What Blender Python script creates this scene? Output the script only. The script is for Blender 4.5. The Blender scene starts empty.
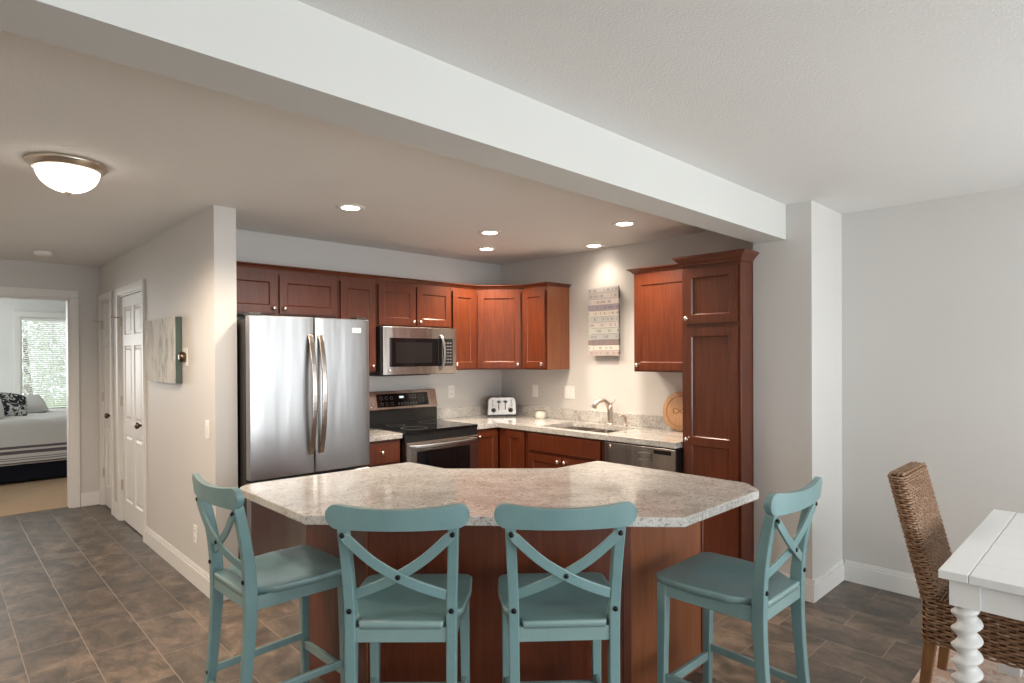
import bpy, bmesh, math, random
from mathutils import Matrix, Vector
random.seed(7)
PI = math.pi
SC = bpy.context.scene
COL = SC.collection
R = math.radians

# ------------------------------------------------------------------ camera
CAMH = 1.508
yaw, pitch, roll = R(46.0849), R(-0.2834), R(-0.2822)
fw = Vector((math.cos(yaw), math.sin(yaw), 0)); rt = Vector((math.sin(yaw), -math.cos(yaw), 0)); up = Vector((0, 0, 1))
fw2 = fw*math.cos(pitch) + up*math.sin(pitch); up2 = up*math.cos(pitch) - fw*math.sin(pitch)
rt3 = rt*math.cos(roll) + up2*math.sin(roll); up3 = up2*math.cos(roll) - rt*math.sin(roll)
cam = bpy.data.cameras.new('camera'); cam_o = bpy.data.objects.new('camera', cam); COL.objects.link(cam_o)
mw = Matrix.Identity(4)
for i in range(3):
    mw[i][0] = rt3[i]; mw[i][1] = up3[i]; mw[i][2] = -fw2[i]
mw[2][3] = CAMH
cam_o.matrix_world = mw
cam.sensor_width = 36.0; cam.lens = 603.41/1024*36; cam.shift_y = 16.9/1024; cam.clip_start = 0.05
SC.camera = cam_o

# ------------------------------------------------------------------ world and exposure
SC.view_settings.view_transform = 'Standard'; SC.view_settings.look = 'None'
SC.view_settings.gamma = 1; SC.view_settings.use_curve_mapping = False
SC.view_settings.exposure = 0.82
W = bpy.data.worlds.new('world'); SC.world = W; W.use_nodes = True
bg = W.node_tree.nodes['Background']; bg.inputs[0].default_value = (0.86, 0.93, 1.0, 1); bg.inputs[1].default_value = 1.6

def area(name, loc, target, sx, sy, power, col, spread=180):
    l = bpy.data.lights.new(name, 'AREA'); l.shape = 'RECTANGLE'; l.size = sx; l.size_y = sy; l.energy = power; l.color = col
    l.spread = R(spread)
    o = bpy.data.objects.new(name, l); COL.objects.link(o); o.location = loc
    o.rotation_euler = (Vector(target)-Vector(loc)).to_track_quat('-Z', 'Y').to_euler(); return o
DAY = (0.94, 0.98, 0.975)
# daylight standing outside the glazed openings of the living room (south) and the side window (east, west)
area('daylight_south', (2.5, -3.42, 1.25), (2.5, 0, 1.25), 3.2, 2.1, 74, DAY)
area('daylight_south', (-0.9, -3.42, 1.25), (-0.9, 0, 1.25), 1.7, 2.1, 14, DAY)
area('daylight_east', (4.62, -1.75, 1.45), (0, -1.75, 1.45), 1.6, 1.3, 16, DAY)
area('fill_bedroom', (-0.3, 11.42, 1.45), (0.4, 9, 0.8), 1.1, 1.3, 45, DAY)  # added fill behind an invented opening, to brighten the bedroom

# ------------------------------------------------------------------ materials
def mat(name, base, rough=0.5, metal=0.0, spec=0.5, coat=0.0, coat_r=0.1):
    m = bpy.data.materials.new(name); m.use_nodes = True
    b = m.node_tree.nodes['Principled BSDF']
    b.inputs['Base Color'].default_value = (*base, 1); b.inputs['Roughness'].default_value = rough
    b.inputs['Metallic'].default_value = metal; b.inputs['Specular IOR Level'].default_value = spec
    b.inputs['Coat Weight'].default_value = coat; b.inputs['Coat Roughness'].default_value = coat_r
    return m
class NT:
    def __init__(s, m): s.t = m.node_tree; s.b = s.t.nodes['Principled BSDF']
    def n(s, typ, **k):
        x = s.t.nodes.new(typ)
        for a, v in k.items(): setattr(x, a, v)
        return x
    def l(s, a, b): s.t.links.new(a, b)
    def coord(s, scale=(1, 1, 1), loc=(0, 0, 0), rot=(0, 0, 0), kind='Object'):
        c = s.n('ShaderNodeTexCoord'); mp = s.n('ShaderNodeMapping')
        mp.inputs['Scale'].default_value = scale; mp.inputs['Location'].default_value = loc; mp.inputs['Rotation'].default_value = rot
        s.l(c.outputs[kind], mp.inputs[0]); return mp.outputs[0]
    def noise(s, vec, scale, detail=4, rough=0.55, dist=0):
        x = s.n('ShaderNodeTexNoise'); x.inputs['Scale'].default_value = scale; x.inputs['Detail'].default_value = detail
        x.inputs['Roughness'].default_value = rough; x.inputs['Distortion'].default_value = dist
        s.l(vec, x.inputs['Vector']); return x.outputs[0]
    def ramp(s, fac, stops):
        x = s.n('ShaderNodeValToRGB'); e = x.color_ramp.elements
        while len(e) < len(stops): e.new(0.5)
        for q, (p, c) in zip(e, stops): q.position = p; q.color = (*c, 1)
        s.l(fac, x.inputs[0]); return x.outputs[0]
    def mix(s, fac, a, b, typ='MIX'):
        x = s.n('ShaderNodeMix', data_type='RGBA', blend_type=typ)
        for v, i in ((fac, 0), (a, 6), (b, 7)):
            if isinstance(v, (int, float)): x.inputs[i].default_value = v
            elif isinstance(v, tuple): x.inputs[i].default_value = (*v, 1)
            else: s.l(v, x.inputs[i])
        return x.outputs[2]
    def math(s, op, a, b=0.0):
        x = s.n('ShaderNodeMath', operation=op)
        for v, i in ((a, 0), (b, 1)):
            if isinstance(v, (int, float)): x.inputs[i].default_value = v
            else: s.l(v, x.inputs[i])
        return x.outputs[0]
    def bump(s, h, strength=0.3, dist=0.01):
        x = s.n('ShaderNodeBump'); x.inputs['Strength'].default_value = strength; x.inputs['Distance'].default_value = dist
        s.l(h, x.inputs['Height']); s.l(x.outputs[0], s.b.inputs['Normal'])
    def color(s, c): s.l(c, s.b.inputs['Base Color'])

def painted(name, base, rough=0.7, bscale=220, bs=0.12, bd=0.002):
    m = mat(name, base, rough, spec=0.3); t = NT(m)
    v = t.coord(); t.bump(t.noise(v, bscale, 3), bs, bd)
    big = t.noise(v, 1.3, 2)
    t.color(t.mix(big, tuple(c*0.97 for c in base), tuple(min(1, c*1.03) for c in base)))
    return m
M_wall = painted('wall_paint_greige', (0.645, 0.628, 0.603), 0.6)
M_ceil = painted('ceiling_knockdown_texture', (0.82, 0.81, 0.79), 0.85, 120, 0.4, 0.004)
M_beam = painted('beam_paint', (0.645, 0.64, 0.615), 0.6)
M_trim = painted('trim_white_semigloss', (0.78, 0.77, 0.75), 0.5, 60, 0.03)
M_bedwall = painted('bedroom_wall_paint', (0.72, 0.72, 0.71), 0.7)

def wood(name, dark, mid, light, rough=0.36, stretch=(14, 14, 1.2), coat=0.22):
    m = mat(name, mid, rough, spec=0.5, coat=coat, coat_r=0.18); t = NT(m)
    v = t.coord(stretch); g = t.noise(v, 3.2, 6, 0.6, 0.6)
    v2 = t.coord((60, 60, 2.0)); g2 = t.noise(v2, 3, 3)
    v3 = t.coord((1, 1, 1)); g3 = t.noise(v3, 2.2, 2)
    c = t.ramp(g, [(0.25, dark), (0.5, mid), (0.78, light)])
    c = t.mix(t.math('MULTIPLY', g2, 0.30), c, dark)
    c = t.mix(t.math('MULTIPLY', g3, 0.35), c, light)
    t.color(c); t.bump(g2, 0.06, 0.001); return m
M_cherry = wood('cherry_stained_wood', (0.055, 0.0098, 0.0032), (0.108, 0.0222, 0.0066), (0.165, 0.038, 0.0105))
M_cherry_light = wood('cherry_veneer_lit', (0.15, 0.043, 0.016), (0.22, 0.070, 0.027), (0.29, 0.10, 0.040))  # paler cherry; on lit panels the brightness is put into the colour
M_chairleg = wood('oiled_brown_wood', (0.12, 0.045, 0.014), (0.22, 0.095, 0.03), (0.32, 0.15, 0.05), 0.45, (14, 14, 1.2), 0.1)
M_board = wood('pale_bamboo_board', (0.42, 0.22, 0.11), (0.55, 0.31, 0.16), (0.66, 0.41, 0.23), 0.5, (3, 30, 3), 0.0)
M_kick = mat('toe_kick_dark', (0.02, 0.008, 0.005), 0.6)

def teal():
    m = mat('worn_teal_paint', (0.15, 0.30, 0.30), 0.38, spec=0.5, coat=0.35, coat_r=0.16); t = NT(m)
    v = t.coord((1, 1, 1)); n1 = t.noise(v, 5, 4); v2 = t.coord((30, 30, 4)); n2 = t.noise(v2, 3, 4, 0.6, 0.3)
    c = t.ramp(n1, [(0.3, (0.108, 0.213, 0.228)), (0.7, (0.142, 0.262, 0.272))])
    f = t.ramp(n2, [(0.36, (1, 1, 1)), (0.46, (0, 0, 0))])
    c = t.mix(t.math('MULTIPLY', f, 0.25), c, (0.09, 0.20, 0.205))
    geo = t.n('ShaderNodeNewGeometry')
    p = t.ramp(geo.outputs['Pointiness'], [(0.52, (0, 0, 0)), (0.60, (1, 1, 1))])
    c = t.mix(t.math('MULTIPLY', p, 0.45), c, (0.40, 0.50, 0.46))
    t.color(c); t.bump(n2, 0.08, 0.001); return m
M_teal = teal()

def steel(name, base, rough, axis=(1, 1, 90)):
    m = mat(name, base, rough, metal=1.0); t = NT(m)
    v = t.coord(axis); g = t.noise(v, 6, 3); b = t.noise(t.coord((2.2, 1, 0.30)), 3.1, 2, 0.4)
    r = t.math('MULTIPLY_ADD', g, 0.03); r.node.inputs[2].default_value = rough-0.015
    s = t.n('ShaderNodeBump'); s.inputs['Strength'].default_value = 0.12; s.inputs['Distance'].default_value = 0.06
    t.l(b, s.inputs['Height']); t.l(s.outputs[0], t.b.inputs['Normal'])
    return m
M_steel = steel('brushed_stainless_steel', (0.41, 0.41, 0.415), 0.33)
M_steel_warm = steel('brushed_steel_appliance', (0.49, 0.45, 0.415), 0.25)
M_nickel = mat('brushed_nickel', (0.62, 0.55, 0.47), 0.30, 1.0)
M_knob = mat('satin_nickel_knob', (0.86, 0.80, 0.74), 0.22, 1.0)
M_blackglass = mat('black_glass', (0.006, 0.006, 0.007), 0.05, spec=0.6)
M_black = mat('black_plastic', (0.012, 0.012, 0.012), 0.35)
M_casegrey = mat('fridge_case_black', (0.022, 0.020, 0.020), 0.4)
M_plastic = mat('white_plastic_plate', (0.86, 0.85, 0.82), 0.35)
M_bolt = mat('dark_bolt', (0.012, 0.012, 0.013), 0.35, 0.6)
M_bronze = mat('aged_bronze', (0.16, 0.11, 0.075), 0.3, 1.0)
M_legend = mat('panel_legend_grey', (0.20, 0.21, 0.22), 0.5)

def granite():
    m = mat('granite_cream_grey', (0.6, 0.56, 0.5), 0.12, spec=0.55, coat=0.3, coat_r=0.05); t = NT(m)
    v = t.coord((1, 1, 1)); n1 = t.noise(v, 7, 5, 0.65, 0.6); n2 = t.noise(v, 55, 4, 0.7)
    n3 = t.noise(v, 150, 2, 0.5)
    c = t.ramp(n1, [(0.3, (0.43, 0.405, 0.375)), (0.52, (0.575, 0.56, 0.53)), (0.72, (0.68, 0.675, 0.655))])
    sp = t.ramp(n2, [(0.34, (1, 1, 1)), (0.47, (0, 0, 0))])
    c = t.mix(t.math('MULTIPLY', sp, 0.75), c, (0.25, 0.215, 0.185))
    dk = t.ramp(n3, [(0.33, (1, 1, 1)), (0.41, (0, 0, 0))])
    c = t.mix(t.math('MULTIPLY', dk, 0.75), c, (0.10, 0.09, 0.085))
    lt = t.ramp(n2, [(0.60, (0, 0, 0)), (0.72, (1, 1, 1))])
    c = t.mix(t.math('MULTIPLY', lt, 0.5), c, (0.74, 0.73, 0.71))
    t.color(c); return m
M_granite = granite()

def tile():
    m = mat('slate_tile_floor', (0.15, 0.12, 0.1), 0.35, spec=0.45); t = NT(m)
    # running bond: tiles 0.2555 wide (x) and 0.51 long (y)
    c0 = t.n('ShaderNodeTexCoord'); sx = t.n('ShaderNodeSeparateXYZ'); t.l(c0.outputs['Object'], sx.inputs[0])
    cx = t.n('ShaderNodeCombineXYZ')
    t.l(t.math('ADD', sx.outputs[1], 9*0.51 - 3.944 + 0.51), cx.inputs[0])
    t.l(t.math('ADD', sx.outputs[0], 40*0.2555 - 0.0635), cx.inputs[1])
    br = t.n('ShaderNodeTexBrick', offset=0.5, offset_frequency=2, squash=1.0)
    br.inputs['Scale'].default_value = 1.0; br.inputs['Mortar Size'].default_value = 0.0022; br.inputs['Mortar Smooth'].default_value = 0.2
    br.inputs['Brick Width'].default_value = 0.51; br.inputs['Row Height'].default_value = 0.2555; br.inputs['Bias'].default_value = 0
    br.inputs['Color1'].default_value = (0, 0, 0, 1); br.inputs['Color2'].default_value = (1, 1, 1, 1); br.inputs['Mortar'].default_value = (0.5, 0.5, 0.5, 1)
    t.l(cx.outputs[0], br.inputs['Vector'])
    # shift the cloud pattern per tile
    vm = t.n('ShaderNodeVectorMath', operation='MULTIPLY_ADD'); t.l(br.outputs[0], vm.inputs[0]); vm.inputs[1].default_value = (9, 13, 7); t.l(c0.outputs['Object'], vm.inputs[2])
    mp = t.n('ShaderNodeMapping'); mp.inputs['Scale'].default_value = (1.5, 1.0, 1); mp.inputs['Rotation'].default_value = (0, 0, 0.4); t.l(vm.outputs[0], mp.inputs[0])
    n1 = t.noise(mp.outputs[0], 4.6, 10, 0.70, 0.45); n2 = t.noise(mp.outputs[0], 26, 6, 0.7, 0.2)
    c = t.ramp(n1, [(0.38, (0.042, 0.034, 0.028)), (0.48, (0.100, 0.076, 0.058)), (0.57, (0.175, 0.130, 0.096)), (0.66, (0.27, 0.20, 0.145))])
    c = t.mix(t.math('MULTIPLY', n2, 0.30), c, (0.17, 0.15, 0.13))
    bw = t.n('ShaderNodeRGBToBW'); t.l(br.outputs[0], bw.inputs[0])
    c = t.mix(t.math('MULTIPLY', bw.outputs[0], 0.45), c, (0.070, 0.062, 0.056))
    c = t.mix(br.outputs['Fac'], c, (0.25, 0.20, 0.155)); t.color(c)
    h = t.math('SUBTRACT', t.math('MULTIPLY', n1, 0.8), br.outputs['Fac'])
    h = t.math('ADD', h, t.math('MULTIPLY', n2, 0.3)); t.bump(h, 0.35, 0.004)
    r = t.math('MULTIPLY_ADD', n2, 0.25); r.node.inputs[2].default_value = 0.24; t.l(r, t.b.inputs['Roughness'])
    return m
M_tile = tile()

def fabric(name, base, scale=300, bs=0.3):
    m = mat(name, base, 0.9, spec=0.1); t = NT(m); v = t.coord(); t.bump(t.noise(v, scale, 3), bs, 0.003); 
    t.color(t.mix(t.noise(v, 8, 3), tuple(c*0.92 for c in base), base)); return m
M_carpet = fabric('beige_carpet', (0.52, 0.37, 0.25), 160, 0.8)
M_linen = fabric('white_bed_linen', (0.66, 0.65, 0.63)); M_skirt = fabric('black_bed_skirt', (0.014, 0.015, 0.022))

def ramp_bands(name, axis, bands, rough=0.85, base=(0.66, 0.65, 0.63)):
    """flat colour bands along one object axis: [(upto, colour)...]"""
    m = mat(name, base, rough, spec=0.15); t = NT(m)
    c0 = t.n('ShaderNodeTexCoord'); sx = t.n('ShaderNodeSeparateXYZ'); t.l(c0.outputs['Object'], sx.inputs[0])
    col = base; out = None
    for (a, b, c) in bands:
        f = t.math('MULTIPLY', t.math('GREATER_THAN', sx.outputs[axis], a), t.math('LESS_THAN', sx.outputs[axis], b))
        out = t.mix(f, out if out is not None else base, c)
    t.color(out); return m

def pat_pillow():
    m = mat('black_white_damask_fabric', (0.1, 0.1, 0.1), 0.9, spec=0.1); t = NT(m); v = t.coord()
    n = t.noise(v, 16, 3, 0.5, 1.5); t.color(t.ramp(n, [(0.50, (0.03, 0.03, 0.035)), (0.54, (0.55, 0.54, 0.53))])); return m
M_damask = pat_pillow()

def wicker():
    m = mat('woven_brown_wicker', (0.2, 0.1, 0.05), 0.33, spec=0.6); t = NT(m); v = t.coord((1, 1, 3))
    n = t.noise(v, 30, 4, 0.7); n2 = t.noise(v, 5, 2)
    c = t.ramp(n, [(0.3, (0.11, 0.046, 0.020)), (0.5, (0.26, 0.135, 0.067)), (0.7, (0.46, 0.30, 0.18))])
    c = t.mix(t.math('MULTIPLY', n2, 0.35), c, (0.13, 0.065, 0.035)); t.color(c); t.bump(n, 0.3, 0.001); return m
M_wicker = wicker(); M_wcore = mat('wicker_inner_dark', (0.03, 0.014, 0.008), 0.8)
M_table = painted('white_table_paint', (0.76, 0.77, 0.77), 0.28, 40, 0.05)
M_rug = None
def rug():
    m = mat('blush_patterned_rug', (0.5, 0.4, 0.35), 0.95, spec=0.1); t = NT(m); v = t.coord()
    n = t.noise(v, 9, 4, 0.6, 1.2); c = t.ramp(n, [(0.42, (0.46, 0.33, 0.27)), (0.5, (0.56, 0.50, 0.46)), (0.62, (0.40, 0.30, 0.26))])
    t.color(c); t.bump(t.noise(v, 250, 2), 0.5, 0.003); return m
M_rug = rug()

def emis(name, col, strength):
    m = bpy.data.materials.new(name); m.use_nodes = True; t = m.node_tree
    b = t.nodes['Principled BSDF']; b.inputs['Base Color'].default_value = (0.9, 0.88, 0.84, 1); b.inputs['Roughness'].default_value = 0.4
    b.inputs['Emission Color'].default_value = (*col, 1); b.inputs['Emission Strength'].default_value = strength; return m
WARM = (1.0, 0.84, 0.68)
M_lens = emis('lit_downlight_lens', (1, 0.88, 0.74), 9)
M_dome = emis('lit_frosted_glass_dome', (1, 0.90, 0.78), 2.6)
M_led = emis('clock_display', (0.6, 0.9, 1.0), 0.35)

def canvas():
    m = mat('distressed_grey_canvas', (0.4, 0.45, 0.45), 0.8, spec=0.2); t = NT(m)
    v = t.coord((5, 1, 1.5)); n = t.noise(v, 2.6, 8, 0.75, 0.5); v2 = t.coord((30, 1, 3)); n2 = t.noise(v2, 5, 4)
    c = t.ramp(n, [(0.36, (0.26, 0.30, 0.29)), (0.45, (0.50, 0.52, 0.50)), (0.55, (0.74, 0.73, 0.70)), (0.72, (0.46, 0.41, 0.38))])
    c = t.mix(t.math('MULTIPLY', n2, 0.4), c, (0.50, 0.50, 0.48)); t.color(c); return m
M_canvas = canvas()
M_canvas_side = mat('canvas_edge_green', (0.085, 0.12, 0.105), 0.8)

# ------------------------------------------------------------------ mesh helpers
class MB:
    def __init__(s): s.v = []; s.f = []; s.mi = []; s.x = Matrix.Identity(4); s.cur = 0; s.sm = []; s.smooth = False
    def xf(s, m): s.x = m; return s
    def addv(s, pts):
        b = len(s.v); s.v += [tuple(s.x @ Vector(p)) for p in pts]; return b
    def face(s, idx): s.f.append(tuple(idx)); s.mi.append(s.cur); s.sm.append(s.smooth)
    def box(s, x0, x1, y0, y1, z0, z1):
        b = s.addv([(x0, y0, z0), (x1, y0, z0), (x1, y1, z0), (x0, y1, z0), (x0, y0, z1), (x1, y0, z1), (x1, y1, z1), (x0, y1, z1)])
        for q in ((0, 3, 2, 1), (4, 5, 6, 7), (0, 1, 5, 4), (1, 2, 6, 5), (2, 3, 7, 6), (3, 0, 4, 7)): s.face([b+i for i in q])
        return s
    def prism(s, poly, z0, z1):
        n = len(poly); a = sum(poly[i][0]*poly[(i+1) % n][1]-poly[(i+1) % n][0]*poly[i][1] for i in range(n))
        if a < 0: poly = poly[::-1]
        b = s.addv([(p[0], p[1], z0) for p in poly] + [(p[0], p[1], z1) for p in poly])
        s.face([b+i for i in range(n)][::-1]); s.face([b+n+i for i in range(n)])
        for i in range(n): j = (i+1) % n; s.face([b+i, b+j, b+n+j, b+n+i])
        return s
    def rings(s, rings, cap=True, close=False):
        n = len(rings[0]); base = [s.addv(r) for r in rings]
        m = len(rings); last = m if close else m-1
        for k in range(last):
            a = base[k]; c = base[(k+1) % m]
            for i in range(n): j = (i+1) % n; s.face([a+i, a+j, c+j, c+i])
        if cap and not close:
            s.face([base[0]+i for i in range(n)][::-1]); s.face([base[-1]+i for i in range(n)])
        return s
    def tube(s, path, rad, n=10, cap=True, close=False):
        P = [Vector(p) for p in path]; m = len(P); rg = []; prev = None
        for k in range(m):
            if close: t = (P[(k+1) % m]-P[k-1])
            else: t = P[min(k+1, m-1)]-P[max(k-1, 0)]
            t.normalize()
            a = prev if prev is not None else (Vector((0, 0, 1)) if abs(t.z) < 0.9 else Vector((1, 0, 0)))
            u = (a - t*a.dot(t)).normalized(); w = t.cross(u); prev = u
            r = rad[k] if isinstance(rad, (list, tuple)) else rad
            rg.append([P[k]+u*math.cos(2*PI*i/n)*r+w*math.sin(2*PI*i/n)*r for i in range(n)])
        o = s.smooth; s.smooth = True; s.rings(rg, cap, close); s.smooth = o; return s
    def sweep(s, path, side, w, d):
        """rectangular bar along a path; `side` is the width direction; w, d numbers or lists"""
        P = [Vector(p) for p in path]; side = Vector(side).normalized(); rg = []; m = len(P)
        for k in range(m):
            t = (P[min(k+1, m-1)]-P[max(k-1, 0)]).normalized(); u = (side-t*side.dot(t)).normalized(); n = t.cross(u)
            a = (w[k] if isinstance(w, (list, tuple)) else w)/2; b = (d[k] if isinstance(d, (list, tuple)) else d)/2
            rg.append([P[k]-u*a-n*b, P[k]+u*a-n*b, P[k]+u*a+n*b, P[k]-u*a+n*b])
        return s.rings(rg)
    def lathe(s, prof, c=(0, 0, 0), axis='z', n=20):
        o = s.smooth; s.smooth = True; c = Vector(c)
        ax = {'z': (Vector((1, 0, 0)), Vector((0, 1, 0)), Vector((0, 0, 1))), 'y': (Vector((0, 0, 1)), Vector((1, 0, 0)), Vector((0, 1, 0))), 'x': (Vector((0, 1, 0)), Vector((0, 0, 1)), Vector((1, 0, 0)))}[axis]
        rg = [[c+ax[0]*math.cos(2*PI*i/n)*max(r, 1e-4)+ax[1]*math.sin(2*PI*i/n)*max(r, 1e-4)+ax[2]*z for i in range(n)] for r, z in prof]
        s.rings(rg); s.smooth = o; return s
    def grid(s, fn, nu, nv):
        b = s.addv([fn(i/nu, j/nv) for j in range(nv+1) for i in range(nu+1)])
        for j in range(nv):
            for i in range(nu): a = b+j*(nu+1)+i; s.face([a, a+1, a+nu+2, a+nu+1])
        return s
    def build(s, name, m, parent=None, bevel=0.0, seg=2, sub=0, solid=0.0, autos=False):
        me = bpy.data.meshes.new(name); me.from_pydata([tuple(v) for v in s.v], [], s.f); me.validate()
        for mm in (m if isinstance(m, (list, tuple)) else [m]): me.materials.append(mm)
        if len(me.polygons) == len(s.f):
            for p, i, q in zip(me.polygons, s.mi, s.sm): p.material_index = i; p.use_smooth = q
        bm = bmesh.new(); bm.from_mesh(me); bmesh.ops.recalc_face_normals(bm, faces=bm.faces); bm.to_mesh(me); bm.free()
        o = bpy.data.objects.new(name, me); COL.objects.link(o)
        if parent is not None: o.parent = parent
        if solid: q = o.modifiers.new('solid', 'SOLIDIFY'); q.thickness = solid; q.offset = 0
        if bevel: 
            q = o.modifiers.new('bevel', 'BEVEL'); q.width = bevel; q.segments = seg; q.limit_method = 'ANGLE'; q.angle_limit = R(40)
        if sub: q = o.modifiers.new('sub', 'SUBSURF'); q.levels = sub; q.render_levels = sub
        return o
def tag(o, label=None, cat=None, group=None, kind=None):
    for k, v in (('label', label), ('category', cat), ('group', group), ('kind', kind)):
        if v: o[k] = v
    return o
def thing(name, label, cat, loc=(0, 0, 0), rz=0.0, group=None):
    o = bpy.data.objects.new(name, None); COL.objects.link(o); o.location = loc; o.rotation_euler = (0, 0, rz); o.empty_display_size = 0.1
    return tag(o, label, cat, group)
def struct(name, mb, m, parent=None, **k):
    o = mb.build(name, m, parent, **k)
    if parent is None: o['kind'] = 'structure'
    return o
def B(*a): return MB().box(*a)
def copy_tree(o, parent=None):
    c = o.copy(); COL.objects.link(c)
    if parent is not None: c.parent = parent; c.matrix_parent_inverse = o.matrix_parent_inverse.copy()
    for ch in [x for x in SC.objects if x.parent == o]: copy_tree(ch, c)
    return c
def rounded(poly, rads, n=5):
    out = []; N = len(poly)
    for i, p in enumerate(poly):
        r = rads[i] if isinstance(rads, (list, tuple)) else rads
        p = Vector(p); a = (Vector(poly[i-1])-p).normalized(); b = (Vector(poly[(i+1) % N])-p).normalized()
        if r <= 0: out.append(tuple(p)); continue
        ang = a.angle(b); d = r/math.tan(ang/2); c = p+(a+b).normalized()*(r/math.sin(ang/2))
        s = p+a*d-c; e = p+b*d-c
        for k in range(n+1):
            t = k/n; a0 = math.atan2(s.y, s.x); da = math.atan2(e.y, e.x)-a0
            da = (da+PI) % (2*PI)-PI; out.append((c.x+r*math.cos(a0+da*t), c.y+r*math.sin(a0+da*t)))
    return out

# ------------------------------------------------------------------ the room
H = 2.44
XH, XH2, YE, YF, XK = 1.256, 1.388, 3.938, 4.567, 4.243     # hall partition, its end, fridge wall, sink wall
XP, XR, YP, YB = 3.85, 4.386, 1.376, 7.42                   # pillar, right wall, pillar front, bedroom wall
struct('floor', B(-2.4, 4.5, -3.3, 7.50, -0.1, 0), M_tile)
struct('floor', B(-1.2, 3.0, 7.50, 11.3, -0.1, 0.004), M_carpet)
struct('ceiling', B(-2.4, 4.5, -3.3, 7.54, H, H+0.1), M_ceil)
struct('ceiling', B(-1.2, 3.0, 7.54, 11.3, H, H+0.1), M_ceil)
struct('wall_north', B(XH2, 4.36, YF, YF+0.1, 0, H), M_wall)
struct('wall_east', B(XK, 4.36, 1.738, YF, 0, H), M_wall)
struct('wall_pillar', B(XP, 4.5, YP, 1.738, 0, H), M_wall)
w = MB(); wy0, wy1, wz0, wz1 = -2.55, -0.95, 0.8, 2.1
w.box(XR, 4.5, -3.2, wy0, 0, H); w.box(XR, 4.5, wy1, YP, 0, H); w.box(XR, 4.5, wy0, wy1, 0, wz0); w.box(XR, 4.5, wy0, wy1, wz1, H)
struct('wall_right', w, M_wall)
# south wall with two glazed openings
w = MB(); ops = [(-1.75, -0.05), (0.9, 4.1)]
w.box(-2.3, -1.75, -3.3, -3.2, 0, H); w.box(-0.05, 0.9, -3.3, -3.2, 0, H); w.box(4.1, 4.5, -3.3, -3.2, 0, H)
for a, b in ops: w.box(a, b, -3.3, -3.2, 2.3, H); w.box(a, b, -3.3, -3.2, 0, 0.2)
struct('wall_south', w, M_wall)
w = MB(); w.box(-2.4, -2.3, -3.3, 7.54, 0, H)
struct('wall_west', w, M_wall)
# hall partition with two door openings
D1, D2, DT = (5.66, 6.515), (6.865, 7.345), 2.075
w = MB(); w.box(XH, XH2, YE, D1[0], 0, H); w.box(XH, XH2, D1[1], D2[0], 0, H); w.box(XH, XH2, D2[1], 7.54, 0, H)
w.box(XH, XH2, D1[0], D1[1], DT, H); w.box(XH, XH2, D2[0], D2[1], DT, H)
struct('wall_hall', w, M_wall)
# bedroom entry wall
BX0, BX1, BT = 0.10, 1.000, 2.095
w = MB(); w.box(-2.3, BX0, YB, 7.54, 0, H); w.box(BX1, XH, YB, 7.54, 0, H); w.box(BX0, BX1, YB, 7.54, BT, H)
struct('wall_hall_end', w, M_wall)
# bedroom
w = MB(); WX0, WX1, WZ0, WZ1 = 0.930, 1.85, 0.74, 2.10
w.box(-1.2, -0.85, 11.2, 11.3, 0, H); w.box(0.3, WX0, 11.2, 11.3, 0, H); w.box(-0.85, 0.3, 11.2, 11.3, 0, WZ0); w.box(-0.85, 0.3, 11.2, 11.3, WZ1, H); w.box(WX1, 3.0, 11.2, 11.3, 0, H); w.box(WX0, WX1, 11.2, 11.3, 0, WZ0); w.box(WX0, WX1, 11.2, 11.3, WZ1, H)  # the left opening is unseen, added to let the bedroom fill in
struct('wall_bedroom_window', w, M_bedwall)
struct('wall_bedroom_left', B(-1.3, -1.2, 7.54, 11.3, 0, H), M_bedwall)
struct('wall_bedroom_right', B(3.0, 3.1, 7.54, 11.3, 0, H), M_bedwall)
struct('wall_bedroom_front', B(XH2, 3.0, 7.44, 7.54, 0, H), M_bedwall)
# beam
struct('trim_1', B(-2.3, XP, 1.528, 1.714, 2.222, H), M_beam)

def baseboard(name, p0, p1, nrm):
    """p0-p1 along the wall face, nrm points into the room"""
    (x0, y0), (x1, y1) = p0, p1; nx, ny = nrm
    mb = MB()
    for t, a, b in ((0.016, 0, 0.108), (0.011, 0.108, 0.124), (0.007, 0.124, 0.136)):
        xs = sorted((x0, x1)) if nx == 0 else sorted((x0, x0+nx*t)); ys = sorted((y0, y1)) if ny == 0 else sorted((y0, y0+ny*t))
        mb.box(xs[0], xs[1], ys[0], ys[1], a, b)
    return struct(name, mb, M_trim, bevel=0.002)
baseboard('baseboard_hall', (XH, YE-0.016), (XH, 5.59), (-1, 0))
baseboard('baseboard_hall', (XH, 6.585), (XH, 6.795), (-1, 0))
baseboard('baseboard_hall_end', (1.08, YB), (XH, YB), (0, -1))
baseboard('baseboard_stub', (XH, YE), (XH2, YE), (0, -1))
baseboard('baseboard_pillar_left', (XP, YP-0.016), (XP, 1.738), (-1, 0))
baseboard('baseboard_pillar', (XP, YP), (XR, YP), (0, -1))
baseboard('baseboard_right', (XR, -3.2), (XR, YP-0.016), (-1, 0))
baseboard('baseboard_south', (-0.05, -3.2), (0.9, -3.2), (0, 1))

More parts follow.
